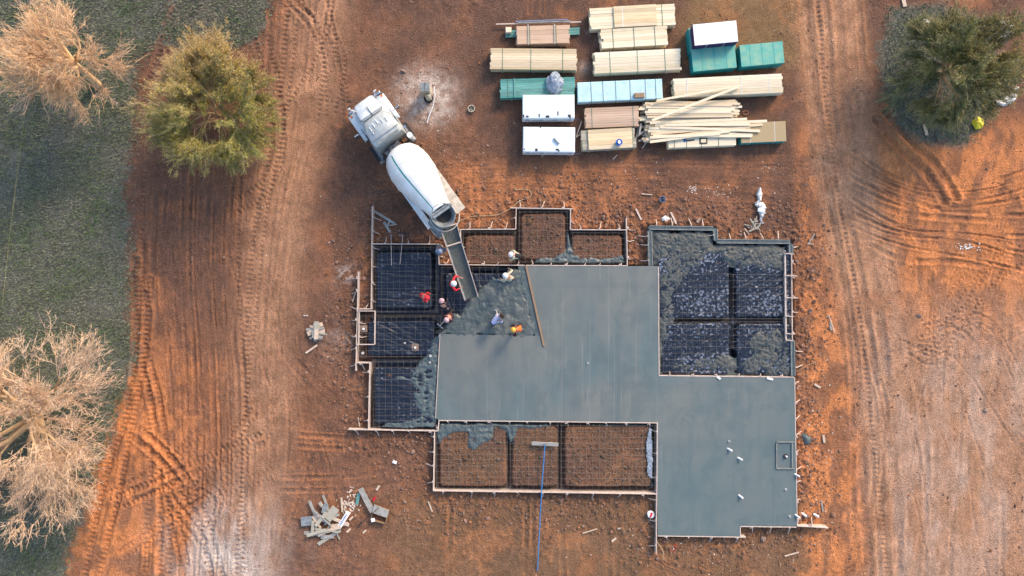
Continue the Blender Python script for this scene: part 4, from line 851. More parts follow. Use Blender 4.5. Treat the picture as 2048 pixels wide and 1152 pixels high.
# ------------------------------------------------------------------ scrap heaps
def heap(cx, cy, n, r, lmin, lmax, label, group, mats, w=(.06, .14), seed=1):
    rr = random.Random(seed)
    for i in range(n):
        a = rr.uniform(0, math.pi); d = rr.random() ** .6 * r; th = rr.uniform(0, 6.28); x, y = cx + d * math.cos(th), cy + d * math.sin(th); l = rr.uniform(lmin, lmax)
        c = PG(x, y, .05 + .22 * (1 - d / r) * rr.random() + .006 * i); q = MB(); q.bar((-math.cos(a) * l / 2, -math.sin(a) * l / 2, rr.uniform(-.04, .04)), (math.cos(a) * l / 2, math.sin(a) * l / 2, rr.uniform(-.04, .05)), rr.uniform(*w), .03)
        o = q.build('wood_scrap', rr.choice(mats), loc=c); tag(o, label, 'wood scrap', group)
heap(635, 664, 26, 15, .2, .6, 'short offcut in the small scrap heap left of the box frame', 'offcuts in the small left scrap heap', ['scrap', 'scrap', 'scrap_pale', 'scrap'], (.07, .3), 4)
heap(648, 1042, 26, 34, .5, 1.5, 'grey board in the scrap heap at the bottom left', 'boards in the bottom left scrap heap', ['scrap', 'scrap', 'pine_grey', 'scrap_pale'], (.06, .2), 5)
heap(1507, 452, 14, 14, .2, .6, 'dark grey stick in the small heap above the right bay', 'sticks in the heap above the right bay', ['scrap', 'pine_grey'], (.04, .08), 6)
SB = [((786, 922), (794, 925), .16, 'white', 'small white paper scrap on bare soil above the open carton'), ((608, 631), (611, 631), .05, 'white', 'left one of two tiny white pegs on the haul road'), ((613, 631), (616, 631), .05, 'white', 'right one of two tiny white pegs on the haul road'), ((746, 1001), (751, 994), .12, 'red', 'small red cloth scrap beside the wide grey board'), ((612, 706), (635, 690), .1, 'scrap_pale', 'pale stick just below the small left scrap heap'), ((748, 422), (791, 448), .14, 'scrap', 'grey board beside the top of the long left form board'), ((768, 444), (781, 465), .14, 'scrap', 'short grey board crossing others by the upper left forms'),
      ((780, 440), (775, 455), .1, 'scrap', 'tiny grey offcut by the upper left forms'), ((780, 451), (794, 449), .05, 'scrap_pale', 'thin offcut right of the crossed boards'), ((706, 603), (712, 585), .05, 'scrap_pale', 'thin stick lying left of the outer left form board'),
      ((683, 995), (685, 1024), .1, 'scrap_pale', 'upright looking pale offcut above the bottom left scrap heap'), ((718, 986), (714, 1008), .16, 'treated', 'greenish offcut above the bottom left scrap heap'), ((753, 980), (759, 971), .12, 'scrap_pale', 'small pale block upper right of the bottom left heap'),
      ((698, 985), (704, 979), .1, 'scrap_pale', 'small pale block above the wood chips'), ((726, 1066), (732, 1060), .1, 'scrap_pale', 'small pale block below the open carton'), ((694, 1064), (701, 1057), .1, 'scrap_pale', 'small pale block right of the bottom left heap'), ((699, 1040), (706, 1033), .1, 'scrap_pale', 'small pale block between the heap and the carton'),
      ((857, 1002), (865, 1023), .07, 'scrap_pale', 'thin pale stick left of the lower soil bay corner'), ((1282, 388), (1304, 390), .05, 'scrap_pale', 'thin stick on the soil above the middle bays'), ((1341, 425), (1351, 448), .1, 'form_wood', 'long stake leaning above the right bay wall'), ((1271, 418), (1282, 440), .09, 'form_wood', 'brown stake lying between the upper bays'),
      ((1393, 445), (1398, 437), .12, 'scrap_pale', 'pinkish offcut above the right bay wall'), ((1656, 630), (1668, 665), .05, 'scrap_pale', 'thin stick right of the right bay'), ((1659, 645), (1661, 660), .09, 'scrap', 'grey offcut beside the thin stick right of the right bay'), ((1614, 490), (1628, 468), .06, 'scrap', 'grey stick right of the upper right bay corner'),
      ((1614, 487), (1626, 489), .04, 'scrap_pale', 'thin twig like stick right of the upper right bay corner'), ((1628, 768), (1640, 775), .12, 'scrap_pale', 'pale block on soil right of the slab'), ((1646, 870), (1648, 885), .12, 'scrap_pale', 'pale block right of the blockout frame'), ((1642, 1000), (1645, 1022), .07, 'scrap', 'grey offcut right of the slab near its bottom corner'),
      ((1569, 1112), (1597, 1104), .07, 'scrap_pale', 'pale stick below the slab notch'), ((1165, 1066), (1194, 1057), .05, 'scrap_pale', 'bent pale stick on soil below the lower bays'), ((1223, 1082), (1232, 1075), .1, 'scrap_pale', 'small white block below the lower bays'), ((1235, 1057), (1241, 1055), .08, 'scrap_pale', 'tiny white block below the lower bays'),
      ((1847, 248), (1853, 271), .16, 'scrap_pale', 'pale board on a rock pile below the right tree'), ((1805, -4), (1809, 14), .2, 'scrap_pale', 'pale board cut by the top edge right of the road'), ((1434, 753), (1441, 758), .12, 'white', 'small white offcut on the slab under the right bay'), ((1534, 756), (1546, 759), .12, 'white', 'larger white offcut on the slab under the right bay'),
      ((1592, 742), (1630, 722), .04, 'cable', 'thin curved rod sticking out right of the bay corner'), ((1480, 820), (1500, 820), .001, 'dark', ''), ((717, 834), (720, 852), .06, 'scrap_pale', 'thin offcut left of the bright form board'), ((1488, 457), (1497, 469), .06, 'scrap_pale', 'pale stake end above the upper right wall')]
for (a, b), (c, d), w, m_, l_ in SB:
    if not l_: continue
    up = .05 if not (1320 < a < 1590 and 750 < b < 800) else ZC + .0
    p = PG(a, b, .05) if up < .1 else P(a, b, ZC + .02); q_ = PG(c, d, .06) if up < .1 else P(c, d, ZC + .02)
    o = MB().bar((0, 0, 0), q_ - p, w, .035).build('wood_offcut', m_, loc=p); tag(o, l_, 'offcut')
# cartons at the bottom left
q = MB(); o = plank(721, 977, 745, 1024, .15, .2, .30, .02, 'form_grey', 'wide_board', 'wide grey board slanting beside the open carton', 'board'); o.data.materials[0] = M['scrap']
t = thing('open_carton', 'open cardboard carton beside the wide grey board', 'carton', PG(757, 1035)); c0 = Vector(t.location)
for a, b in (((741, 1040), (770, 1048)), ((770, 1048), (777, 1023)), ((777, 1023), (748, 1012)), ((748, 1012), (741, 1040))):
    pa = P(*a, .25) - c0; pb = P(*b, .25) - c0; pa.z = pb.z = .12; q = MB(); q.bar(pa, pb, .02, .26); q.build('side', 'card', t)
q = MB(); fl = [tuple((P(x, y, .3) - c0)[:2]) for x, y in ((748, 1009), (778, 1022), (773, 1036), (744, 1026))]; q.prism(fl, .26, .275); q.build('flap', 'scrap', t)
q = MB(); q.box((-.25, -.05, .27), (.2, .2, .02), .2); q.build('paper', 'white', t)
tool(P(757, 1016, .35), P(722, 1046, .12), 'shovel lying from the carton to the bottom left heap', .14, 'shovel', 'dark', 'dark', cat='shovel')
t = thing('printed_carton', 'long white carton with red side and blue print in the bottom left heap', 'carton', PG(688, 1039), R(58)); q = MB(); q.box((0, 0, .12), (1.0, .24, .22), bev=.01); q.build('body', 'white', t); q = MB()
for i in range(9): q.box((-.36 + i * .09, .02, .236), (.05, .08 if i % 3 else .11, .004))
q.build('printed_text', 'logo_blue', t); q = MB(); q.box((0, -.123, .12), (.98, .004, .18)); q.build('red_side', 'red', t)
q = MB(); q.box((0, 0, .02), (.6, .5, .03), .1); q.build('x', 'grey_blue').name = 'panel_scrap'; o = bpy.data.objects['panel_scrap']; o.location = PG(615, 1040, .15); o.data.materials[0] = M['grey_metal']; tag(o, 'blue grey panel piece at the left of the bottom left heap', 'panel scrap')
q = MB(); q.box((0, 0, .02), (.45, .8, .03), -.65); o = q.build('panel_scrap', 'pine_grey', loc=PG(665, 1025, .22)); tag(o, 'olive panel piece at the top right of the bottom left heap', 'panel scrap')
q = MB(); q.box((0, 0, .02), (.22, .55, .03), -.35); o = q.build('panel_scrap', 'grey_metal', loc=PG(652, 1014, .25)); tag(o, 'narrow blue grey panel piece at the top of the bottom left heap', 'panel scrap')
q = MB(); q.box((0, 0, .02), (.28, .42, .03), .0); o = q.build('panel_scrap', 'pine_grey', loc=PG(636, 650, .28)); tag(o, 'olive square panel on top of the small left scrap heap', 'panel scrap')
# wood chips as stuff
def chips(spots, name, label, m='chip', sz=(.02, .06)):
    pts = np.concatenate([RNG.normal((x, y), (r, r2), (n, 2)) for x, y, r, r2, n in spots]); XY = np.stack([(pts[:, 0] - 1024) * S, (576 - pts[:, 1]) * S], -1)
    o = lumps(name, XY, RNG.uniform(*sz, len(XY)), m, .4); tag(o, label, 'wood chips', kind='stuff')
chips([(697, 1012, 10, 8, 90), (706, 990, 8, 6, 14)], 'wood_chips', 'scattered pale wood chips right of the bottom left heap')
chips([(1387, 379, 6, 4, 50), (1436, 386, 16, 7, 30), (1540, 335, 12, 6, 16)], 'wood_chips', 'white chips scattered above the right bay', 'chip', (.012, .036))
chips([(1937, 494, 9, 5, 34), (1960, 500, 20, 6, 6)], 'white_rubble', 'cluster of small white stones right of the road', 'white', (.015, .05))
chips([(1590, 120, 200, 60, 10), (1200, 350, 200, 15, 25), (640, 450, 60, 200, 12), (1350, 1090, 150, 30, 60), (1640, 900, 20, 150, 60), (850, 250, 60, 40, 30)], 'pale_pebbles', 'sparse pale pebbles scattered over the bare soil', 'chip', (.015, .045))
for px, py, r, l_ in ((1837, 631, .14, 'pale boulder on the smooth soil right of the road'), (1971, 821, .13, 'grey rock at the right edge of the picture'), (807, 143, .16, 'reddish flat rock above the chalky patch'), (1526, 1076, .12, 'rounded rock below the slab notch'), (1681, 835, .07, 'small pinkish rock right of the slab'), (1780, 605, .07, 'small dark stone on the right road')):
    o = lumps('rock', np.array([[(px - 1024) * S, (576 - py) * S]]), np.array([r]), 'rock'); tag(o, l_, 'rock'); origin_to(o, PG(px, py))
o = patch('concrete_spill', [(1606, 872), (1618, 866), (1630, 878), (1628, 892), (1614, 896), (1607, 886)], lambda X, Y, px, py, d: .02 + .22 * ss(0, 9, d) + .03 * fbm(X, Y, .15, 7, 3), 'slab_wet', wob=1); tag(o, 'small rounded heap of spilled grey concrete right of the slab', 'concrete heap')
# ------------------------------------------------------------------ utility pedestal and bits
t = thing('utility_cabinet', 'grey green utility cabinet standing on the chalky patch', 'utility cabinet', P(855, 186, 0), R(2)); q = MB(); q.box((0, 0, .55), (.46, .42, 1.1), bev=.02); q.build('body', 'beige', t); q = MB(); q.box((0, 0, 1.12), (.50, .46, .05), bev=.015); q.build('lid', 'grey_metal', t); q = MB(); q.box((0, 0, 1.15), (.02, .47, .012)); q.build('lid_seam', 'dark', t)
t = thing('pedestal_cap', 'small beige pointed pedestal beside the utility cabinet', 'pedestal', P(858, 197, 0)); q = MB(); q.tube([(0, 0, 0), (0, 0, .55), (0, 0, .78)], [.17, .17, .02], 8); q.build('body', 'beige', t); q = MB(); q.tube([(-.02, .0, .02), (-.02, 0, .10)], [.26, .26], 16); q.build('base_ring', 'dark', t, True)
q = MB(); c = P(862, 172, .1); q.tube([P(868, 172, .5) - c, P(870, 190, .4) - c, P(866, 212, .25) - c, P(858, 232, .12) - c, P(854, 246, .05) - c], .03, 8); o = q.build('conduit', 'pvc', smooth=True, loc=c); tag(o, 'curved white conduit beside the utility cabinet', 'conduit')
q = MB(); q.box((0, 0, .12), (.06, .9, .05)); o = q.build('wooden_post', 'form_wood', loc=PG(863, 185, .1)); tag(o, 'short white post lying between cabinet and conduit', 'post')
q = MB(); q.lathe([(0, .20), (.12, .20), (.12, .15), (0, .15)], 20, Matrix.Rotation(-math.pi / 2, 4, 'Y')); q.box((0, 0, .03), (.34, .05, .04), .4); q.box((0, 0, .03), (.05, .34, .04), .4); o = q.build('drain_cap', 'pine_grey', smooth=True, loc=PG(943, 218, .02)); tag(o, 'round grey drain cap on brown soil right of the chalky patch', 'drain cap')
def cord(pts, r, m, name, label, cat, up=.03, z=None):
    P3 = [PG(x, y, up) if z is None else P(x, y, z) for x, y in pts]
    out = []
    for i in range(len(P3) - 1):
        p0 = P3[max(i - 1, 0)]; p1 = P3[i]; p2 = P3[i + 1]; p3 = P3[min(i + 2, len(P3) - 1)]
        for k in range(5):
            t_ = k / 5; out.append(.5 * ((2 * p1) + (-p0 + p2) * t_ + (2 * p0 - 5 * p1 + 4 * p2 - p3) * t_ ** 2 + (-p0 + 3 * p1 - 3 * p2 + p3) * t_ ** 3))
    out.append(P3[-1]); c = out[0].copy(); q = MB(); q.tube([p - c for p in out], r, 6); o = q.build(name, m, smooth=True, loc=c); return tag(o, label, cat)
cord([(917, 444), (940, 434), (970, 432), (995, 430), (1020, 418), (1040, 402), (1058, 396), (1062, 386), (1052, 379), (1030, 380)], .018, 'rope', 'hose', 'thin tan hose winding above the upper soil bays', 'hose', .06)
cord([(1298, 1042), (1288, 1052), (1290, 1062), (1296, 1070), (1288, 1082), (1300, 1096), (1312, 1108), (1330, 1128), (1360, 1140)], .012, 'orange_cord', 'cord', 'thin orange cord trailing from the reel below the lower bays', 'cord')
cord([(1308, 1074), (1316, 1086), (1324, 1100), (1326, 1118)], .02, 'rope', 'strap_loop', 'pale strap looped over the bottom of the left slab board', 'strap', .1)
cord([(1338, 1100), (1344, 1092), (1353, 1089), (1346, 1104)], .015, 'red', 'cord', 'short red cord below the bottom slab board', 'cord')
cord([(5, 610), (14, 520), (28, 400), (40, 300), (50, 225)], .006, 'leaf_green', 'wire', 'thin green wire hanging over the grass at the far left', 'wire', z=2.5)
cord([(1478, 545 - 10), (1500, 532), (1516, 540)], .01, 'red', 'cord', 'x', 'cord') if 0 else None
cord([(1484, 224), (1492, 222), (1497, 226), (1490, 230), (1485, 226)], .02, 'orange_cord', 'cord', 'small tangled orange cord right of the loose planks', 'cord')
q = MB(); q.lathe([(0, .17), (.03, .2), (.04, .12), (.16, .12), (.17, .2), (.2, .17), (.2, .01)], 18, Matrix.Rotation(-math.pi / 2, 4, 'Y')); t = thing('cord_reel', 'red and white cord reel beside the left slab board', 'cord reel', PG(1300, 1026, .05)); q.build('spool', 'white', t, True); q = MB(); q.box((0, 0, .21), (.1, .26, .02), -.3); q.build('red_band', 'red', t)
t = thing('bucket', 'dark blue bucket on the soil above the middle bays', 'bucket', PG(1323, 400)); q = MB(); q.lathe([(0, .14), (.3, .17), (.3, .15), (.05, .12), (.05, 0.001)], 18, Matrix.Rotation(-math.pi / 2, 4, 'Y')); q.build('body', 'grey_blue', t, True); q = MB(); q.tube([(-.16, 0, .3), (0, .02, .36), (.16, 0, .3)], .008, 5); q.build('handle', 'steel', t)
def ribbon(pts, label, name):
    P3 = [(PG(x, y, .08), w) for x, y, w in pts]; c = P3[0][0].copy(); q = MB(); vs = []; rr = random.Random(9)
    D = []
    for i in range(len(P3) - 1):
        for k in range(6): t_ = k / 6; D.append((P3[i][0].lerp(P3[i + 1][0], t_), P3[i][1] * (1 - t_) + P3[i + 1][1] * t_))
    D.append(P3[-1])
    for i, (p, w) in enumerate(D):
        a = D[max(i - 1, 0)][0]; b = D[min(i + 1, len(D) - 1)][0]; d = (b - a); n = Vector((-d.y, d.x, 0)).normalized()
        for s in (-1, -.4, .3, 1): vs.append(p + n * w * s * rr.uniform(.8, 1.15) - c + Vector((0, 0, rr.uniform(-.03, .10) + (.06 if abs(s) < .5 else -.03))))
    q.add(vs, [(i * 4 + j, i * 4 + j + 1, i * 4 + j + 5, i * 4 + j + 4) for i in range(len(D) - 1) for j in range(3)])
    o = q.build(name, 'white', smooth=True, loc=c); md = o.modifiers.new('thick', 'SOLIDIFY'); md.thickness = .01; return tag(o, label, 'plastic sheeting')
ribbon([(1519, 376, .06), (1517, 388, .16), (1519, 400, .08), (1512, 409, .1), (1524, 412, .2), (1523, 424, .2), (1522, 434, .07), (1519, 440, .06), (1524, 448, .04)], 'twisted strip of white plastic on soil above the right bay', 'plastic_strip')
q = MB(); q.box((0, 0, .1), (.34, .2, .1), -.1, bev=.02); o = q.build('wrapped_block', 'white_wrap', loc=PG(1519, 421, .1)); tag(o, 'small white bag on the twisted plastic strip', 'bag')
ribbon([(1990, 205, .1), (2005, 207, .2), (2020, 196, .3), (2026, 184, .2), (2032, 176, .1)], 'white plastic sheet at the lower right of the right tree', 'plastic_strip')
ribbon([(1950, 90, .2), (1962, 72, .3), (1972, 60, .2)], 'white plastic sheet seen through the crown of the right tree', 'plastic_strip')
ribbon([(1990, 52, .4), (2008, 64, .7), (2014, 76, .4)], 'large white plastic sheet behind the crown of the right tree', 'plastic_strip')
ribbon([(1984, 134, .2), (2000, 136, .3), (2012, 134, .2)], 'white plastic sheet lower behind the crown of the right tree', 'plastic_strip')
# ------------------------------------------------------------------ concrete mixer truck
def truck():
    O = Vector((-3.79, 4.08, 0)); O = P(885, 428, 3.3); O.z = 0
    fr = P(722, 198, 1.75); fr.z = 0; d = fr - O; L = d.length; rz = math.atan2(d.y, d.x)
    t = thing('concrete_mixer_truck', 'white concrete mixer truck with teal drum stripe pouring through its chute', 'mixer truck', O, rz)
    k = L / 7.7
    def p(mb, n, m, s=True, par=t): return mb.build(n, m, par, s)
    q = MB()
    for y in (-.42, .42): q.box((3.6 * k, y, .95), (8.2 * k - .6, .10, .24))
    for x in (0.2, 1.6, 3, 4.3, 5.5): q.box((x * k, 0, .95), (.14, .8, .16))
    p(q, 'chassis', 'dark', False)
    # hood, tapered
    def slab3(q, secs, mi=0):   # sections of (x, halfwidth bottom, halfwidth top, zb, zt)
        vs = []
        for x, hb, ht, zb, zt in secs:
            r_ = .12 * min(1, ht)
            vs += [Vector((x, -hb, zb)), Vector((x, -hb * .5 - ht * .5, (zb + zt) / 2)), Vector((x, -ht, zt - r_)), Vector((x, -ht + r_, zt)), Vector((x, 0, zt + .03)), Vector((x, ht - r_, zt)), Vector((x, ht, zt - r_)), Vector((x, hb * .5 + ht * .5, (zb + zt) / 2)), Vector((x, hb, zb))]
        n = 9; fs = []
        for i in range(len(secs) - 1):
            for j in range(n - 1): fs.append((i * n + j + 1, i * n + j, (i + 1) * n + j, (i + 1) * n + j + 1))
            fs.append((i * n, i * n + n - 1, (i + 1) * n + n - 1, (i + 1) * n))
        fs.append(tuple(range(n))); fs.append(tuple(range(len(secs) * n - 1, len(secs) * n - n - 1, -1))); q.add(vs, fs, mi)
    f0 = 7.7 * k
    q = MB(); slab3(q, [(f0 - 1.35 * k, .82, .78, .9, 1.82), (f0 - .6 * k, .70, .68, .9, 1.72), (f0 - .12, .62, .58, .85, 1.58), (f0, .58, .5, .85, 1.42)]); hood = p(q, 'hood', 'truck_white')
    q = MB(); q.box((f0 - .75 * k, .0, 1.80), (.5, .04, .02)); p(q, 'hood_latch', 'dark', False, hood)
    q = MB(); q.box((f0 + .015, 0, 1.12), (.03, .9, .45)); p(q, 'grille', 'chrome', False)
    q = MB(); q.box((f0 + .08, 0, .62), (.2, 2.1, .26), bev=.04); p(q, 'bumper', 'chrome', True)
    for s in (-1, 1):   # fenders, headlights, front wheels
        q = MB(); slab = [(f0 - 1.75 * k, 1.02), (f0 - 1.5 * k, 1.22), (f0 - .9 * k, 1.30), (f0 - .45 * k, 1.22), (f0 - .15, 1.0), (f0 - .03, .75)]
        vs = []; fs = []
        for x, z in slab: vs += [(x, s * .68, z + .05), (x, s * 1.0, z), (x, s * 1.13, z - .06), (x, s * 1.15, z - .28)]
        for i in range(len(slab) - 1):
            for j in range(3): a = i * 4 + j; fs.append((a, a + 1, a + 5, a + 4))
        q.add(vs, fs); o = p(q, 'fender', 'truck_white'); md = o.modifiers.new('thick', 'SOLIDIFY'); md.thickness = .03
        q = MB(); q.box((f0 - .12, s * .95, .95), (.12, .3, .18), bev=.03); p(q, 'headlight', 'glass', True)
        q = MB(); q.box((f0 - .3, s * .98, 1.21), (.1, .12, .06), bev=.02); p(q, 'marker_lamp', 'orange', True)
        q = MB(); q.bar((f0 - .35, s * .6, 1.6), (f0 - .15, s * .82, 1.95), .03, .03); q.lathe([(0, .001), (0, .1), (.03, .09)], 12, Matrix.Translation((f0 - .15, s * .82, 1.95))); p(q, 'hood_mirror', 'white')
        q = MB(); q.bar((f0 - 1.7 * k, s * .95, 2.3), (f0 - 1.6 * k, s * 1.3, 2.3), .03, .03); q.box((f0 - 1.62 * k, s * 1.3, 2.15), (.08, .22, .45), bev=.02); p(q, 'side_mirror', 'chrome')
        q = MB(); q.box((4.95 * k, s * .95, .85), (1.0, .4, .5), bev=.12); p(q, 'fuel_tank', 'steel')
        q = MB(); q.box((5.05 * k, s * 1.12, 1.12), (.9, .2, .03)); p(q, 'cab_step', 'dark', False)
    def wheel(x, y, w):
        q = MB(); T = Matrix.Translation((x, y, .52)) @ Matrix.Rotation(math.pi / 2, 4, 'Z'); q.lathe([(-w / 2, .2), (-w / 2, .46), (-w / 2 + .04, .52), (w / 2 - .04, .52), (w / 2, .46), (w / 2, .2)], 28, T); o = p(q, 'wheel', 'rubber')
        q = MB(); q.lathe([(-w / 2 + .03, .001), (-w / 2 + .03, .2), (-w / 2, .29), (w / 2, .29), (w / 2 - .03, .2), (w / 2 - .03, .001)], 20, T); p(q, 'rim', 'chrome', True, o)
    for s in (-1, 1):
        wheel(f0 - .95 * k, s * .95, .30)
        for x in (1.0, 2.35): wheel(x * k, s * .86, .5)
    # cab
    q = MB(); c0, c1 = 4.95 * k, 6.35 * k
    slab3(q, [(c0 - .05, .92, .80, .9, 2.60), (c0 + .25, .98, .86, .9, 2.78), (c0 + .9, .98, .80, .9, 2.78), (c1 - .18, .96, .66, .9, 2.68), (c1 - .02, .95, .60, .9, 2.50)]); cab = p(q, 'cab', 'truck_roof')
    q = MB(); vs = [(c1 + .02, -.58, 2.48), (c1 + .02, .58, 2.48), (c1 + .36, .74, 1.86), (c1 + .36, -.74, 1.86)]; q.add(vs, [(0, 1, 2, 3)]); o = p(q, 'windshield', 'glass', False); o.modifiers.new('t', 'SOLIDIFY').thickness = .03
    for s in (-1, 1): q = MB(); q.box(((c0 + c1) / 2 + .15, s * .90, 2.15), (.8, .03, .5), T=None); o = p(q, 'side_window', 'glass', False)
    for i in range(5): q = MB(); q.box((c0 + .95 - abs(i - 2) * .08, (i - 2) * .24, 2.835), (.26, .035, .03), bev=.01); p(q, 'roof_rib', 'white', False, cab)
    q = MB(); q.lathe([(0, .05), (.05, .05), (.07, .001)], 12, Matrix.Translation((c0 + .55, .5, 2.81)) @ Matrix.Rotation(-math.pi / 2, 4, 'Y')); p(q, 'roof_beacon', 'chrome', True, cab)
    q = MB(); q.box((c0 + .02, 0, 2.68), (.10, 1.3, .04)); p(q, 'rear_visor', 'form_grey', False, cab)
    q = MB(); q.box((c0 + .22, 0, 2.82), (.03, 1.6, .02)); p(q, 'roof_seam', 'steel', False, cab)
    q = MB(); q.tube([(c0 - .1, -1.0, .9), (c0 - .1, -1.0, 2.9)], .08, 12); p(q, 'exhaust_stack', 'chrome')
    q = MB(); q.tube([(c0 - .35, -.98, 1.1), (c0 - .35, -.98, 2.0)], .15, 14); p(q, 'air_cleaner', 'truck_white')
    # between cab and drum: clutter
    q = MB(); q.box((4.6 * k, 0, 1.4), (.3, .6, .6)); q.box((4.6 * k, .5, 1.3), (.25, .3, .4)); q.tube([(4.7 * k, .2, 1.9), (4.5 * k, -.1, 2.1), (4.4 * k, -.5, 1.5)], .05, 8); q.tube([(4.75 * k, -.3, 1.8), (4.5 * k, .3, 1.95), (4.5 * k, .6, 1.3)], .04, 8); p(q, 'drive_motor', 'steel')
    q = MB(); q.tube([(4.35 * k, -.9, 1.35), (4.35 * k, .9, 1.35)], .24, 14); p(q, 'water_tank', 'dark')
    q = MB(); q.bar((4.3 * k, -.4, 1.0), (4.3 * k, -.3, 1.9), .1, .1); q.bar((4.3 * k, .4, 1.0), (4.3 * k, .3, 1.9), .1, .1); q.bar((.7 * k, -.45, 1.0), (.5 * k, -.5, 2.3), .1, .1); q.bar((.7 * k, .45, 1.0), (.5 * k, .5, 2.3), .1, .1); p(q, 'drum_pedestal', 'truck_dirty', False)
    # drum
    A = Vector((4.35 * k, 0, 1.75)); B = Vector((.25 * k, 0, 2.75)); ax = B - A; DL = ax.length
    T = Matrix.Translation(A) @ ax.to_track_quat('X', 'Z').to_matrix().to_4x4()
    prof = [(0, .001), (.02, .35), (.10, .62), (.28, .86), (.55, 1.02), (.9, 1.12), (1.15, 1.14), (1.16, 1.155), (1.9, 1.155), (1.91, 1.14), (2.5, 1.0), (3.2, .82), (3.8, .67), (DL - .12, .60), (DL - .1, .64), (DL, .64), (DL, .52), (DL - .6, .42), (DL - .65, .001)]
    q = MB(); q.lathe(prof, 56, T); drum = p(q, 'drum', 'drum_white')
    q = MB(); q.lathe([(DL - .3, .45), (DL - .62, .36), (DL - .63, .001)], 30, T); p(q, 'drum_mouth', 'dark', True, drum)
    q = MB(); pr = [(x, r_ + .006) for x, r_ in prof[4:14]]
    # the stripe runs slightly left of the crown of the drum
    ys = T.to_3x3() @ Vector((0, 1, 0)); sgn = 1 if ys.y > 0 else -1
    a0 = sgn * .40; q.lathe(pr, 2, T, 0, a0 - .032, a0 + .032); p(q, 'stripe', 'stripe', True, drum)
    q = MB(); q.lathe([(1.3, 1.16), (1.3, 1.172), (1.32, 1.172), (1.32, 1.16)], 56, T); p(q, 'drum_weld', 'white', True, drum)
    # decks beside the drum
    q = MB(); q.box((1.35 * k, -.88, 1.17), (2.9, .52, .04)); q.box((1.35 * k, -1.13, 1.05), (2.9, .03, .25)); q.box((.12 * k, -.85, 1.21), (.5, .55, .04)); o = p(q, 'rear_fender', 'truck_dirty', False)
    q = MB(); q.box((1.9 * k, .98, 1.17), (3.6, .32, .04)); q.box((1.9 * k, 1.13, 1.05), (3.6, .03, .25)); p(q, 'rear_fender', 'truck_white', False)
    # hopper, collector and rear platform
    q = MB(); Th = Matrix.Translation((.02 * k, 0, 3.02)) @ Matrix.Rotation(R(60), 4, 'Y'); q.lathe([(-.35, .42), (.16, .60), (.22, .62), (.22, .58), (.12, .54), (-.3, .36)], 32, Matrix.Translation((-.02, 0, 3.0)) @ Matrix.Rotation(R(-100), 4, 'Y')); hop = p(q, 'hopper', 'grey_metal')
    q = MB(); q.lathe([(0, .37), (-.02, .001)], 28, Matrix.Translation((-.02, 0, 2.82)) @ Matrix.Rotation(R(-100), 4, 'Y')); p(q, 'hopper_throat', 'dark', True, hop)
    q = MB(); q.box((.12, 0, 3.26), (.14, .98, .05), bev=.015); q.box((.26, 0, 3.24), (.08, .9, .04)); p(q, 'hopper_bar', 'grey_metal', False, hop)
    q = MB(); pts = [(.6 * math.cos(a) * 1.25 - .12, .75 * math.sin(a), 2.9) for a in [R(60 + i * 20) for i in range(13)]]; q.tube(pts, .025, 6); p(q, 'guard_rail', 'truck_dirty')
    q = MB(); q.box((-.15, .72, 2.15), (.85, .42, .05)); 
    for i in range(6): q.bar((-.62, .55, .6 + i * .3), (-.62, .95, .6 + i * .3), .03, .03)
    q.bar((-.62, .55, .5), (-.55, .55, 2.9), .04, .04); q.bar((-.62, .95, .5), (-.55, .95, 2.9), .04, .04); q.tube([(-.55, .55, 2.9), (.2, .55, 2.95), (.25, .95, 2.95), (-.55, .95, 2.9)], .02, 6); p(q, 'ladder_platform', 'grey_metal', False)
    q = MB(); q.box((-.45, .62, 1.5), (.25, .25, .35), bev=.03); q.tube([(-.4, .7, 1.7), (-.7, .8, 1.75), (-.75, .6, 1.4), (-.6, .4, 1.5)], .02, 6); q.tube([(-.3, .5, 1.6), (-.8, .35, 1.5), (-.7, .1, 1.8)], .02, 6); p(q, 'control_box', 'truck_dirty', False)
    q = MB(); q.tube([(-.1, .1, 2.6), (-.15, 0, 2.0)], [.42, .22], 18); p(q, 'collector', 'steel')
    # chute as parts of the truck
    iv = Matrix.Translation(t.location) @ Matrix.Rotation(rz, 4, 'Z'); iv.invert()
    a = iv @ P(897, 452, 1.95); b = iv @ P(908, 488, 1.72); c = iv @ P(943, 597, .98)
    def channel(a, b, w0, w1, name, m, th=.03, fill=True):
        d = (b - a).normalized(); s = d.cross(Vector((0, 0, 1))).normalized(); u = s.cross(d); vs = []; n = 10
        for P_, w in ((a, w0), (b, w1)):
            for r_ in (w / 2, w / 2 - th):
                for j in range(n + 1): an = math.pi * j / n; vs.append(P_ + s * math.cos(an) * r_ - u * math.sin(an) * r_ * .72)
        q = MB(); m1 = n + 1; fs = []
        for j in range(n): fs += [(j, j + 1, 2 * m1 + j + 1, 2 * m1 + j), (m1 + j + 1, m1 + j, 3 * m1 + j, 3 * m1 + j + 1), (j + 1, j, m1 + j, m1 + j + 1), (2 * m1 + j, 2 * m1 + j + 1, 3 * m1 + j + 1, 3 * m1 + j)]
        fs += [(0, 2 * m1, 3 * m1, m1), (n, m1 + n, 3 * m1 + n, 2 * m1 + n)]; q.add(vs, fs)
        for s_ in (-1, 1): q.bar(a + s * s_ * w0 / 2 + u * .012, b + s * s_ * w1 / 2 + u * .012, .035, .04, 1)
        q.bar(a - s * w0 / 2 + u * .015, a + s * w0 / 2 + u * .015, .06, .04, 1)
        o = q.build(name, [m, 'form_wood'], t, True)
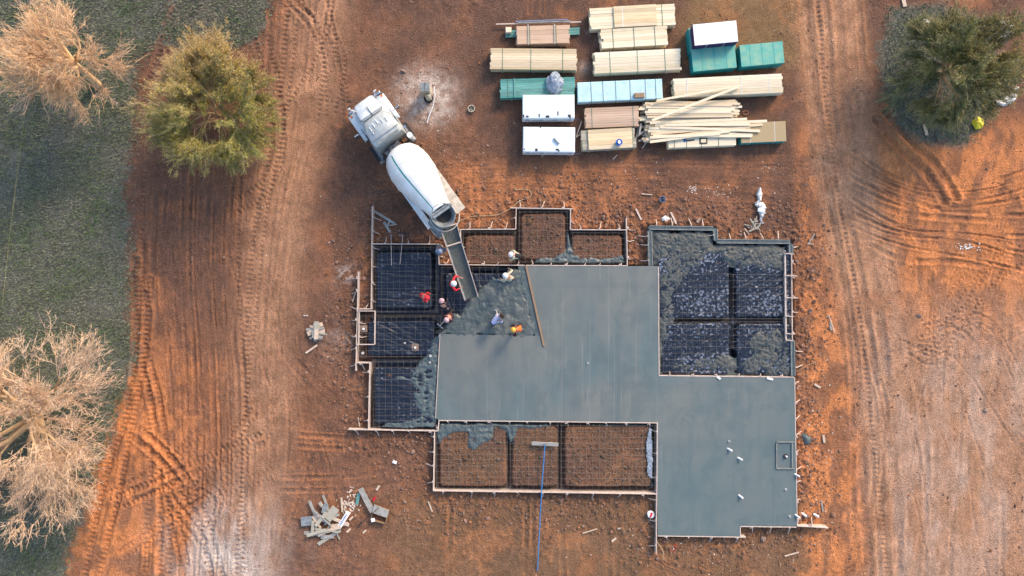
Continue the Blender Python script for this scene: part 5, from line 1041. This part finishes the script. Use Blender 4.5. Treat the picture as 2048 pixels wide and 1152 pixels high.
        if fill:
            q = MB(); vs = []
            for i in range(13):
                P_ = a.lerp(b, i / 12); w = (w0 + (w1 - w0) * i / 12) * .80
                for j in range(7): f = j / 6 * 2 - 1; vs.append(P_ + s * f * w / 2 - u * (.12 * (1 - .35 * f * f) + .03 * random.random() ) )
            q.add(vs, [(i * 7 + j, i * 7 + j + 1, i * 7 + j + 8, i * 7 + j + 7) for i in range(12) for j in range(6)]); q.build('chute_concrete', 'chute_mix', o, True)
    channel(a, b, .90, .84, 'main_chute', 'grey_metal'); channel(b + Vector((0, 0, -.02)), c, .82, .74, 'extension_chute', 'grey_metal')
    q = MB(); q.bar(Vector((-.3, 0, 1.3)), b + Vector((0, 0, -.35)), .07, .07); p(q, 'chute_support', 'truck_dirty', False)
    return t
truck()
# ------------------------------------------------------------------ people
def skinmesh(name, verts, edges, rad, m, parent, root=0, sub=1):
    me = bpy.data.meshes.new(name); me.from_pydata([tuple(v) for v in verts], edges, []); o = bpy.data.objects.new(name, me); COL.objects.link(o)
    if parent: o.parent = parent
    me.materials.append(M[m]); sk_ = o.modifiers.new('skin', 'SKIN'); sk_.use_smooth_shade = True; sk_.branch_smoothing = .3
    if not me.skin_vertices: me.skin_vertices.new()
    for i, d in enumerate(me.skin_vertices[0].data): r_ = rad[i]; d.radius = r_ if isinstance(r_, tuple) else (r_, r_); d.use_root = (i == root)
    s = o.modifiers.new('subdivision', 'SUBSURF'); s.levels = sub; s.render_levels = sub; return o
def ik(s, h, l1, l2, bend):
    d = h - s; D = min(d.length, l1 + l2 - .01); d.normalize(); a = (l1 * l1 - l2 * l2 + D * D) / (2 * D); hh = math.sqrt(max(l1 * l1 - a * a, .0001)); b = bend - d * bend.dot(d)
    return s + d * a + b.normalized() * hh, s + d * D
def person(px, py, z, head, lean, hands, shirt, trousers, hat, label, stance=.25, hatmat=None, squat=0, vest=None, crouch=0):
    """px,py = pixel of the hips; hands = [(forward, left, up)] relative to hips' ground point"""
    c = P(px, py, z + .9); c.z = z; rz = R(head)
    t = thing('person', label, 'person', c, rz)
    hz = .93 - squat; le = R(lean); hip = Vector((0, 0, hz)); sp = Vector((math.sin(le), 0, math.cos(le))); up2 = Vector((math.sin(le * .85), 0, math.cos(le * .85)))
    waist = hip + sp * .16; chest = hip + sp * .40; neck = hip + sp * .54; hd = Vector((math.sin(le * .75), 0, math.cos(le * .75))); skull = neck + hd * .17; crown = neck + hd * .25; face = Vector((hd.z, 0, -hd.x))
    V = [hip, waist, chest, neck, neck + hd * .06, skull, crown]; E = [(0, 1), (1, 2), (2, 3), (3, 4), (4, 5), (5, 6)]; Rr = [(.14, .11), (.125, .1), (.155, .11), .062, .055, (.078, .098), .055]
    V.append(skull + face * .10 - hd * .02); E.append((5, 7)); Rr.append(.018)      # nose
    for s in (-1, 1): V.append(skull + Vector((0, s * .085, 0))); E.append((5, len(V) - 1)); Rr.append(.02)
    sv = [hip + sp * .02, waist, chest, neck - sp * .01]; se = [(0, 1), (1, 2), (2, 3)]; sr = [(.155, .125), (.145, .12), (.175, .135), .09]
    tv = [hip + sp * .06, hip]; te = [(0, 1)]; tr = [(.15, .125), (.155, .125)]; bootpts = []
    for i, s in enumerate((-1, 1)):
        sh = chest + sp * .08 + Vector((0, s * .19, 0)); hx = hands[i]; el, wr = ik(sh, Vector(hx), .30, .27, Vector((-.3, s * .8, -.5)))
        dv = (wr - el).normalized(); n = len(V); palm = wr + dv * .06
        V += [sh, el, wr, palm]; E += [(2, n), (n, n + 1), (n + 1, n + 2), (n + 2, n + 3)]; Rr += [.062, .044, .03, (.038, .022)]
        side = dv.cross(Vector((0, 0, 1))); side = side.normalized() if side.length > .1 else Vector((1, 0, 0)); cu = side.cross(dv)
        for f, (o_, ln) in enumerate(((-.03, .060), (-.010, .072), (.010, .068), (.03, .052))):
            k = len(V); b = palm + side * o_ + dv * .03; V += [b, b + dv * ln * .55 - cu * .008, b + dv * ln * .85 - cu * .035]; E += [(n + 3, k), (k, k + 1), (k + 1, k + 2)]; Rr += [.010, .009, .008]
        k = len(V); b = wr + dv * .03 + side * -.04; V += [b, b + dv * .03 - side * .02 - cu * .02]; E += [(n + 3, k), (k, k + 1)]; Rr += [.012, .009]
        m_ = len(sv); sv += [sh, el, wr - dv * .04]; se += [(2, m_), (m_, m_ + 1), (m_ + 1, m_ + 2)]; sr += [.082, .06, .045]
        hj = hip + Vector((0, s * .09, -.06)); fx = stance * (1 if s > 0 else -1) * .5; foot = Vector((fx, s * (.12 + crouch), .07)); kn, ank = ik(hj, foot, .43, .43, Vector((1, s * .15, .1)))
        n = len(V); V += [hj, kn, ank, ank + Vector((.13, s * .02, -.03))]; E += [(0, n), (n, n + 1), (n + 1, n + 2), (n + 2, n + 3)]; Rr += [.085, .058, .04, .038]
        m_ = len(tv); tv += [hj, kn, ank + Vector((0, 0, .05))]; te += [(1, m_), (m_, m_ + 1), (m_ + 1, m_ + 2)]; tr += [.10, .072, .062]; bootpts.append(ank)
    skinmesh('body', V, E, Rr, 'skin', t); skinmesh('shirt', sv, se, sr, shirt, t, 1); skinmesh('trousers', tv, te, tr, trousers, t, 1)
    if vest: skinmesh('vest', sv[:3] + [chest + sp * .1], [(0, 1), (1, 2), (2, 3)], [(.165, .135), (.158, .13), (.19, .15), (.14, .11)], vest, t, 1)
    for a in bootpts: q = MB(); q.box(a + Vector((.06, 0, -.03)), (.29, .11, .11), bev=.035); q.tube([a + Vector((0, 0, -.02)), a + Vector((0, 0, .16))], [.06, .065], 10); q.build('boot', 'boot', t, True)
    if hat:
        T = Matrix.Translation(skull + hd * .02) @ hd.to_track_quat('X', 'Z').to_matrix().to_4x4(); q = MB()
        q.lathe([(.0, .155), (.012, .155), (.015, .128), (.07, .122), (.115, .095), (.145, .05), (.152, .001)], 20, T); q.build('hard_hat' if hat != 'hair' else 'hair', hatmat or hat, t, True)
    return t
p_ = person(902, 567, .30, -3, 18, [(.52, -.22, 1.2), (.50, .34, 1.2)], 'red', 'jeans', 'white', 'person in red jacket and white hard hat steadying the concrete chute')
person(842, 590, .28, -20, 38, [(.42, -.20, .75), (.42, .2, .75)], 'red', 'navy', 'red', 'person in all red clothes and red hat alone in the upper left bay')
person(1040, 513, .28, 170, 45, [(.72, -.2, .45), (.6, .3, .6)], 'beige', 'black_cloth', 'white', 'person with white hard hat and black and beige clothes bending in the upper middle bay', vest='black_cloth')
person(1022, 558, .38, 150, 30, [(.35, -.42, 1.0), (.42, .28, .85)], 'beige', 'beige', 'white', 'person in cream clothes and pale hard hat raking concrete above the pour')
person(892, 620, .28, 110, 50, [(.5, -.25, .6), (.45, .2, .7)], 'navy', 'navy', 'pink', 'person in navy bending left of the pour, upper of the pair', hatmat='pink')
person(903, 628, .30, 235, 30, [(.48, -.16, .8), (.45, .12, .85)], 'maroon', 'black_cloth', 'pink', 'person in dark maroon with pinkish cap raking, lower of the pair', hatmat='pink')
person(984, 647, .36, 38, 72, [(.50, -.28, .35), (.62, .12, .40)], 'stripes' if 0 else 'grey_blue', 'jeans', 'hair', 'bareheaded person in blue striped shirt bent over the wet concrete', hatmat='hair')
person(1039, 657, .38, 185, 28, [(.48, -.15, .85), (.4, .3, .9)], 'maroon', 'black_cloth', 'yellow_hat', 'person in orange safety vest and yellow hard hat beside the screed board', vest='orange')
person(878, 492, .05, -70, 30, [(.5, -.15, .8), (.45, .15, .9)], 'grey_blue', 'scrap_pale', 'grey_metal', 'person in grey blue jacket at the rear corner of the mixer truck', hatmat='grey_blue')
def stripes_mat():
    m = M['grey_blue'].copy(); m.name = 'striped_cloth'; t = m.node_tree; N = t.nodes; L = t.links; w = N.new('ShaderNodeTexWave'); w.inputs['Scale'].default_value = 3.2; w.bands_direction = 'Y'
    tc = N.new('ShaderNodeTexCoord'); L.new(tc.outputs['Object'], w.inputs['Vector']); mx = N.new('ShaderNodeMix'); mx.data_type = 'RGBA'; mx.inputs[6].default_value = (.10, .16, .42, 1); mx.inputs[7].default_value = (.55, .58, .70, 1); L.new(w.outputs[1], mx.inputs[0]); L.new(mx.outputs[2], N['Principled BSDF'].inputs['Base Color']); return m
for o in bpy.data.objects:
    if o.name.startswith('person') and 'striped' in o.get('label', ''):
        for ch in o.children:
            if ch.name.startswith('shirt'): ch.data.materials[0] = stripes_mat()
tool(P(1017, 541, 1.3), P(1003, 562, .45), 'rake held by the person in cream clothes', .4, headang=.2)
tool(P(892, 637, 1.1), P(880, 652, .42), 'rake held by the lower of the two dark dressed people', .42)
tool(P(996, 638, .85), P(993, 620, .45), 'short rake held by the person in the striped shirt', .25)
# ------------------------------------------------------------------ trees
def tree(base, lean, hgt, rad, seed, kind, label, twig, leaf=None, trunk_r=.16, n0=7, squash=.8, dens=1.0, name='bare_tree', first=.28, depthmax=5, twr=.007, kt=5, spike=.8, fine=.42):
    rr = random.Random(seed); base = Vector(base); t = thing(name, label, 'tree', base)
    big = MB(); tw = []; tips = []
    C = Vector((lean[0], lean[1], hgt * .58)); ext = Vector((rad, rad, hgt * .42 * squash))
    trunk = [Vector((0, 0, -.1)), Vector((lean[0] * .25, lean[1] * .25, hgt * .16)), Vector((lean[0] * .6, lean[1] * .6, hgt * first))]
    big.tube(trunk, [trunk_r * 1.25, trunk_r, trunk_r * .85], 10)
    def lob(v):
        a = math.atan2(v.y, v.x); return 1 + .22 * math.sin(3 * a + seed) + .16 * math.sin(5 * a + 2 * seed) + .12 * math.sin(9 * a + 3 * seed)
    def grow(p, d, L, r_, dep):
        pts = [p]; rs = [r_]; n = 3 if dep < 3 else 2; q = p.copy(); dd = d.copy()
        for i in range(n):
            dd = (dd + Vector((rr.gauss(0, .16), rr.gauss(0, .16), rr.gauss(0, .12) + .03))).normalized(); q = q + dd * L / n; pts.append(q.copy()); rs.append(r_ * (1 - .45 * (i + 1) / n))
        e = q - C; over = (e.x / ext.x) ** 2 + (e.y / ext.y) ** 2 + (e.z / ext.z) ** 2; over *= lob(e)
        if dep <= 2: big.tube(pts, rs, 6 if dep < 2 else 5, False)
        else: tw.append((pts, rs))
        if dep >= depthmax or over > 1.25: tips.append((q, dd)); return
        m = rr.choice([3, 4, 4]) if dep < 3 else rr.choice([2, 3, 3, 4])
        m = max(2, round(m * dens))
        for k in range(m):
            f = 1 if k == 0 else rr.uniform(.35, 1); i0 = min(int(f * n), n - 1); fr = f * n - i0; o_ = pts[i0].lerp(pts[i0 + 1], fr)
            a = Vector((rr.gauss(0, 1), rr.gauss(0, 1), rr.gauss(0, .8))).normalized(); out = (o_ - C * .75); out.normalize()
            nd = (dd * 1.0 + a * .75 + out * .35).normalized(); grow(o_, nd, L * rr.uniform(.55, .8), max(rs[-1] * rr.uniform(.65, .9), twr), dep + 1)
            if dep >= 2: tips.append((o_, nd))
    for k in range(n0):
        an = 2 * math.pi * k / n0 + rr.uniform(-.3, .3); el = rr.uniform(.25, 1.1) if k % 3 else rr.uniform(1.0, 1.5); d = Vector((math.cos(an) * math.cos(el), math.sin(an) * math.cos(el), math.sin(el)))
        st = trunk[1].lerp(trunk[2], rr.uniform(.3, 1.0) if first < .4 else rr.uniform(.75, 1)); grow(st, d, rad * rr.uniform(.42, .6), trunk_r * rr.uniform(.4, .6), 1)
    big.build('trunk', 'bark', t, True)
    # twigs: 3-sided tapered slivers in one numpy mesh
    A = []; Bp = []; ra = []; rb = []
    for pts, rs in tw:
        for i in range(len(pts) - 1): A.append(pts[i]); Bp.append(pts[i + 1]); ra.append(rs[i]); rb.append(rs[i + 1])
    A = np.array([tuple(v) for v in A]); Bp = np.array([tuple(v) for v in Bp]); ra = np.array(ra); rb = np.array(rb)
    # extra fine twigs at the tips
    Tp = np.array([tuple(p) for p, d in tips]); Td = np.array([tuple(d) for p, d in tips]); k = kt
    S0 = np.repeat(Tp, k, 0); ou = S0 - np.array([C.x * .85, C.y * .85, C.z * .6]); ou /= np.linalg.norm(ou, axis=1, keepdims=True) + 1e-6; Dn = np.repeat(Td, k, 0) * .8 + ou * spike + RNG.normal(0, .38 if spike > .5 else .6, (len(S0), 3)); Dn /= np.linalg.norm(Dn, axis=1, keepdims=True); ln = (RNG.uniform(.12, fine, len(S0)) * (1 + 1.6 * (RNG.random(len(S0)) > .93)))[:, None]
    A = np.concatenate([A, S0]); Bp = np.concatenate([Bp, S0 + Dn * ln]); ra = np.concatenate([ra, np.full(len(S0), twr)]); rb = np.concatenate([rb, np.full(len(S0), twr * .5)])
    D = Bp - A; D /= np.linalg.norm(D, axis=1, keepdims=True) + 1e-9; U = np.cross(D, [0, 0, 1.]) + 1e-4; U /= np.linalg.norm(U, axis=1, keepdims=True); Wv = np.cross(D, U); n = len(A); V = np.empty((n, 6, 3))
    for j in range(3):
        a = 2 * math.pi * j / 3; o_ = U * math.cos(a) + Wv * math.sin(a); V[:, j] = A + o_ * ra[:, None]; V[:, 3 + j] = Bp + o_ * rb[:, None]
    Fq = np.array([(0, 1, 4, 3), (1, 2, 5, 4), (2, 0, 3, 5)]); F = (Fq[None] + (np.arange(n) * 6)[:, None, None]).reshape(-1, 4)
    o = np_mesh('twigs', V.reshape(-1, 3), F, twig); o.parent = t
    if leaf:
        for lm, share, sel in leaf:
            m = int(share * 1000); idx = RNG.integers(0, len(Bp), m); idx = idx[sel(Bp[idx], C, ext, RNG)] if sel else idx
            f = RNG.uniform(0, 1, (len(idx), 1)); c = A[idx] * (1 - f) + Bp[idx] * f + RNG.normal(0, .05, (len(idx), 3)); nrm = len(idx)
            a = RNG.normal(0, 1, (nrm, 3)); a += D[idx] * 1.2; a /= np.linalg.norm(a, axis=1, keepdims=True); b = np.cross(a, RNG.normal(0, 1, (nrm, 3))); b /= np.linalg.norm(b, axis=1, keepdims=True)
            l = RNG.uniform(.03, .085, (nrm, 1)); w = RNG.uniform(.006, .017, (nrm, 1)); V = np.stack([c - b * w, c + b * w, c + a * l + b * w * .4, c + a * l - b * w * .4], 1)
            o = np_mesh('foliage', V.reshape(-1, 3), np.arange(nrm * 4).reshape(-1, 4), lm); o.parent = t
    return t, n
def at(px, py, z): return P(px, py, z)
b = P(196, 170, 0); c = P(108, 88, 4.2); tree(b, (c.x - b.x, c.y - b.y), 6.4, 2.95, 21, 'bare', 'leafless tan tree at the top left, trunk visible at lower right', 'twig_tan', None, .17, 17, 1.0, 1.1, first=.40, twr=.0085, kt=3, spike=.45, fine=.34)
b = P(96, 812, 0); c = P(10, 850, 4.6); tree(b, (c.x - b.x, c.y - b.y), 7.6, 5.0, 34, 'bare', 'big leafless pinkish tree at the lower left edge', 'twig_pink', None, .34, 15, 1.0, 1.0, first=.22, depthmax=6, twr=.010, kt=3, spike=.3, fine=.32)
up = lambda B, C, e, g: ((B[:, 1] - C[1]) / e[1] * .7 + (B[:, 2] - C[2]) / e[2] * .3 + g.normal(0, .25, len(B))) > .30  # upper, sunward crown: gets the leaves with sunlight painted in
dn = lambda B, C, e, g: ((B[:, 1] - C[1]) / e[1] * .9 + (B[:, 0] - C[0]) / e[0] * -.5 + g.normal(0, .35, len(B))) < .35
b = P(447, 236, 0); c = P(418, 216, 3.2); tree(b, (c.x - b.x, c.y - b.y), 5.4, 3.35, 8, 'ever', 'bushy yellow green tree beside the rutted strip', 'twig_grey', [('leaf_green', 230, dn), ('leaf_sunlit', 230, up)], .16, 16, 1.0, 1.1, name='evergreen_tree', first=.18)
rt = lambda B, C, e, g: ((B[:, 0] - C[0]) / e[0] * .9 + (B[:, 1] - C[1]) / e[1] * .2 + g.normal(0, .3, len(B))) > .35  # right side of the crown, where sun is painted as gold leaves
b = P(1878, 150, 0); c = P(1930, 128, 3.4); tree(b, (c.x - b.x, c.y - b.y), 5.6, 3.0, 12, 'ever', 'dark green tree at the top right with white plastic behind it', 'twig_grey', [('leaf_dark', 230, None), ('leaf_sunlit', 120, rt)], .16, 15, 1.0, 1.05, name='evergreen_tree', first=.18)
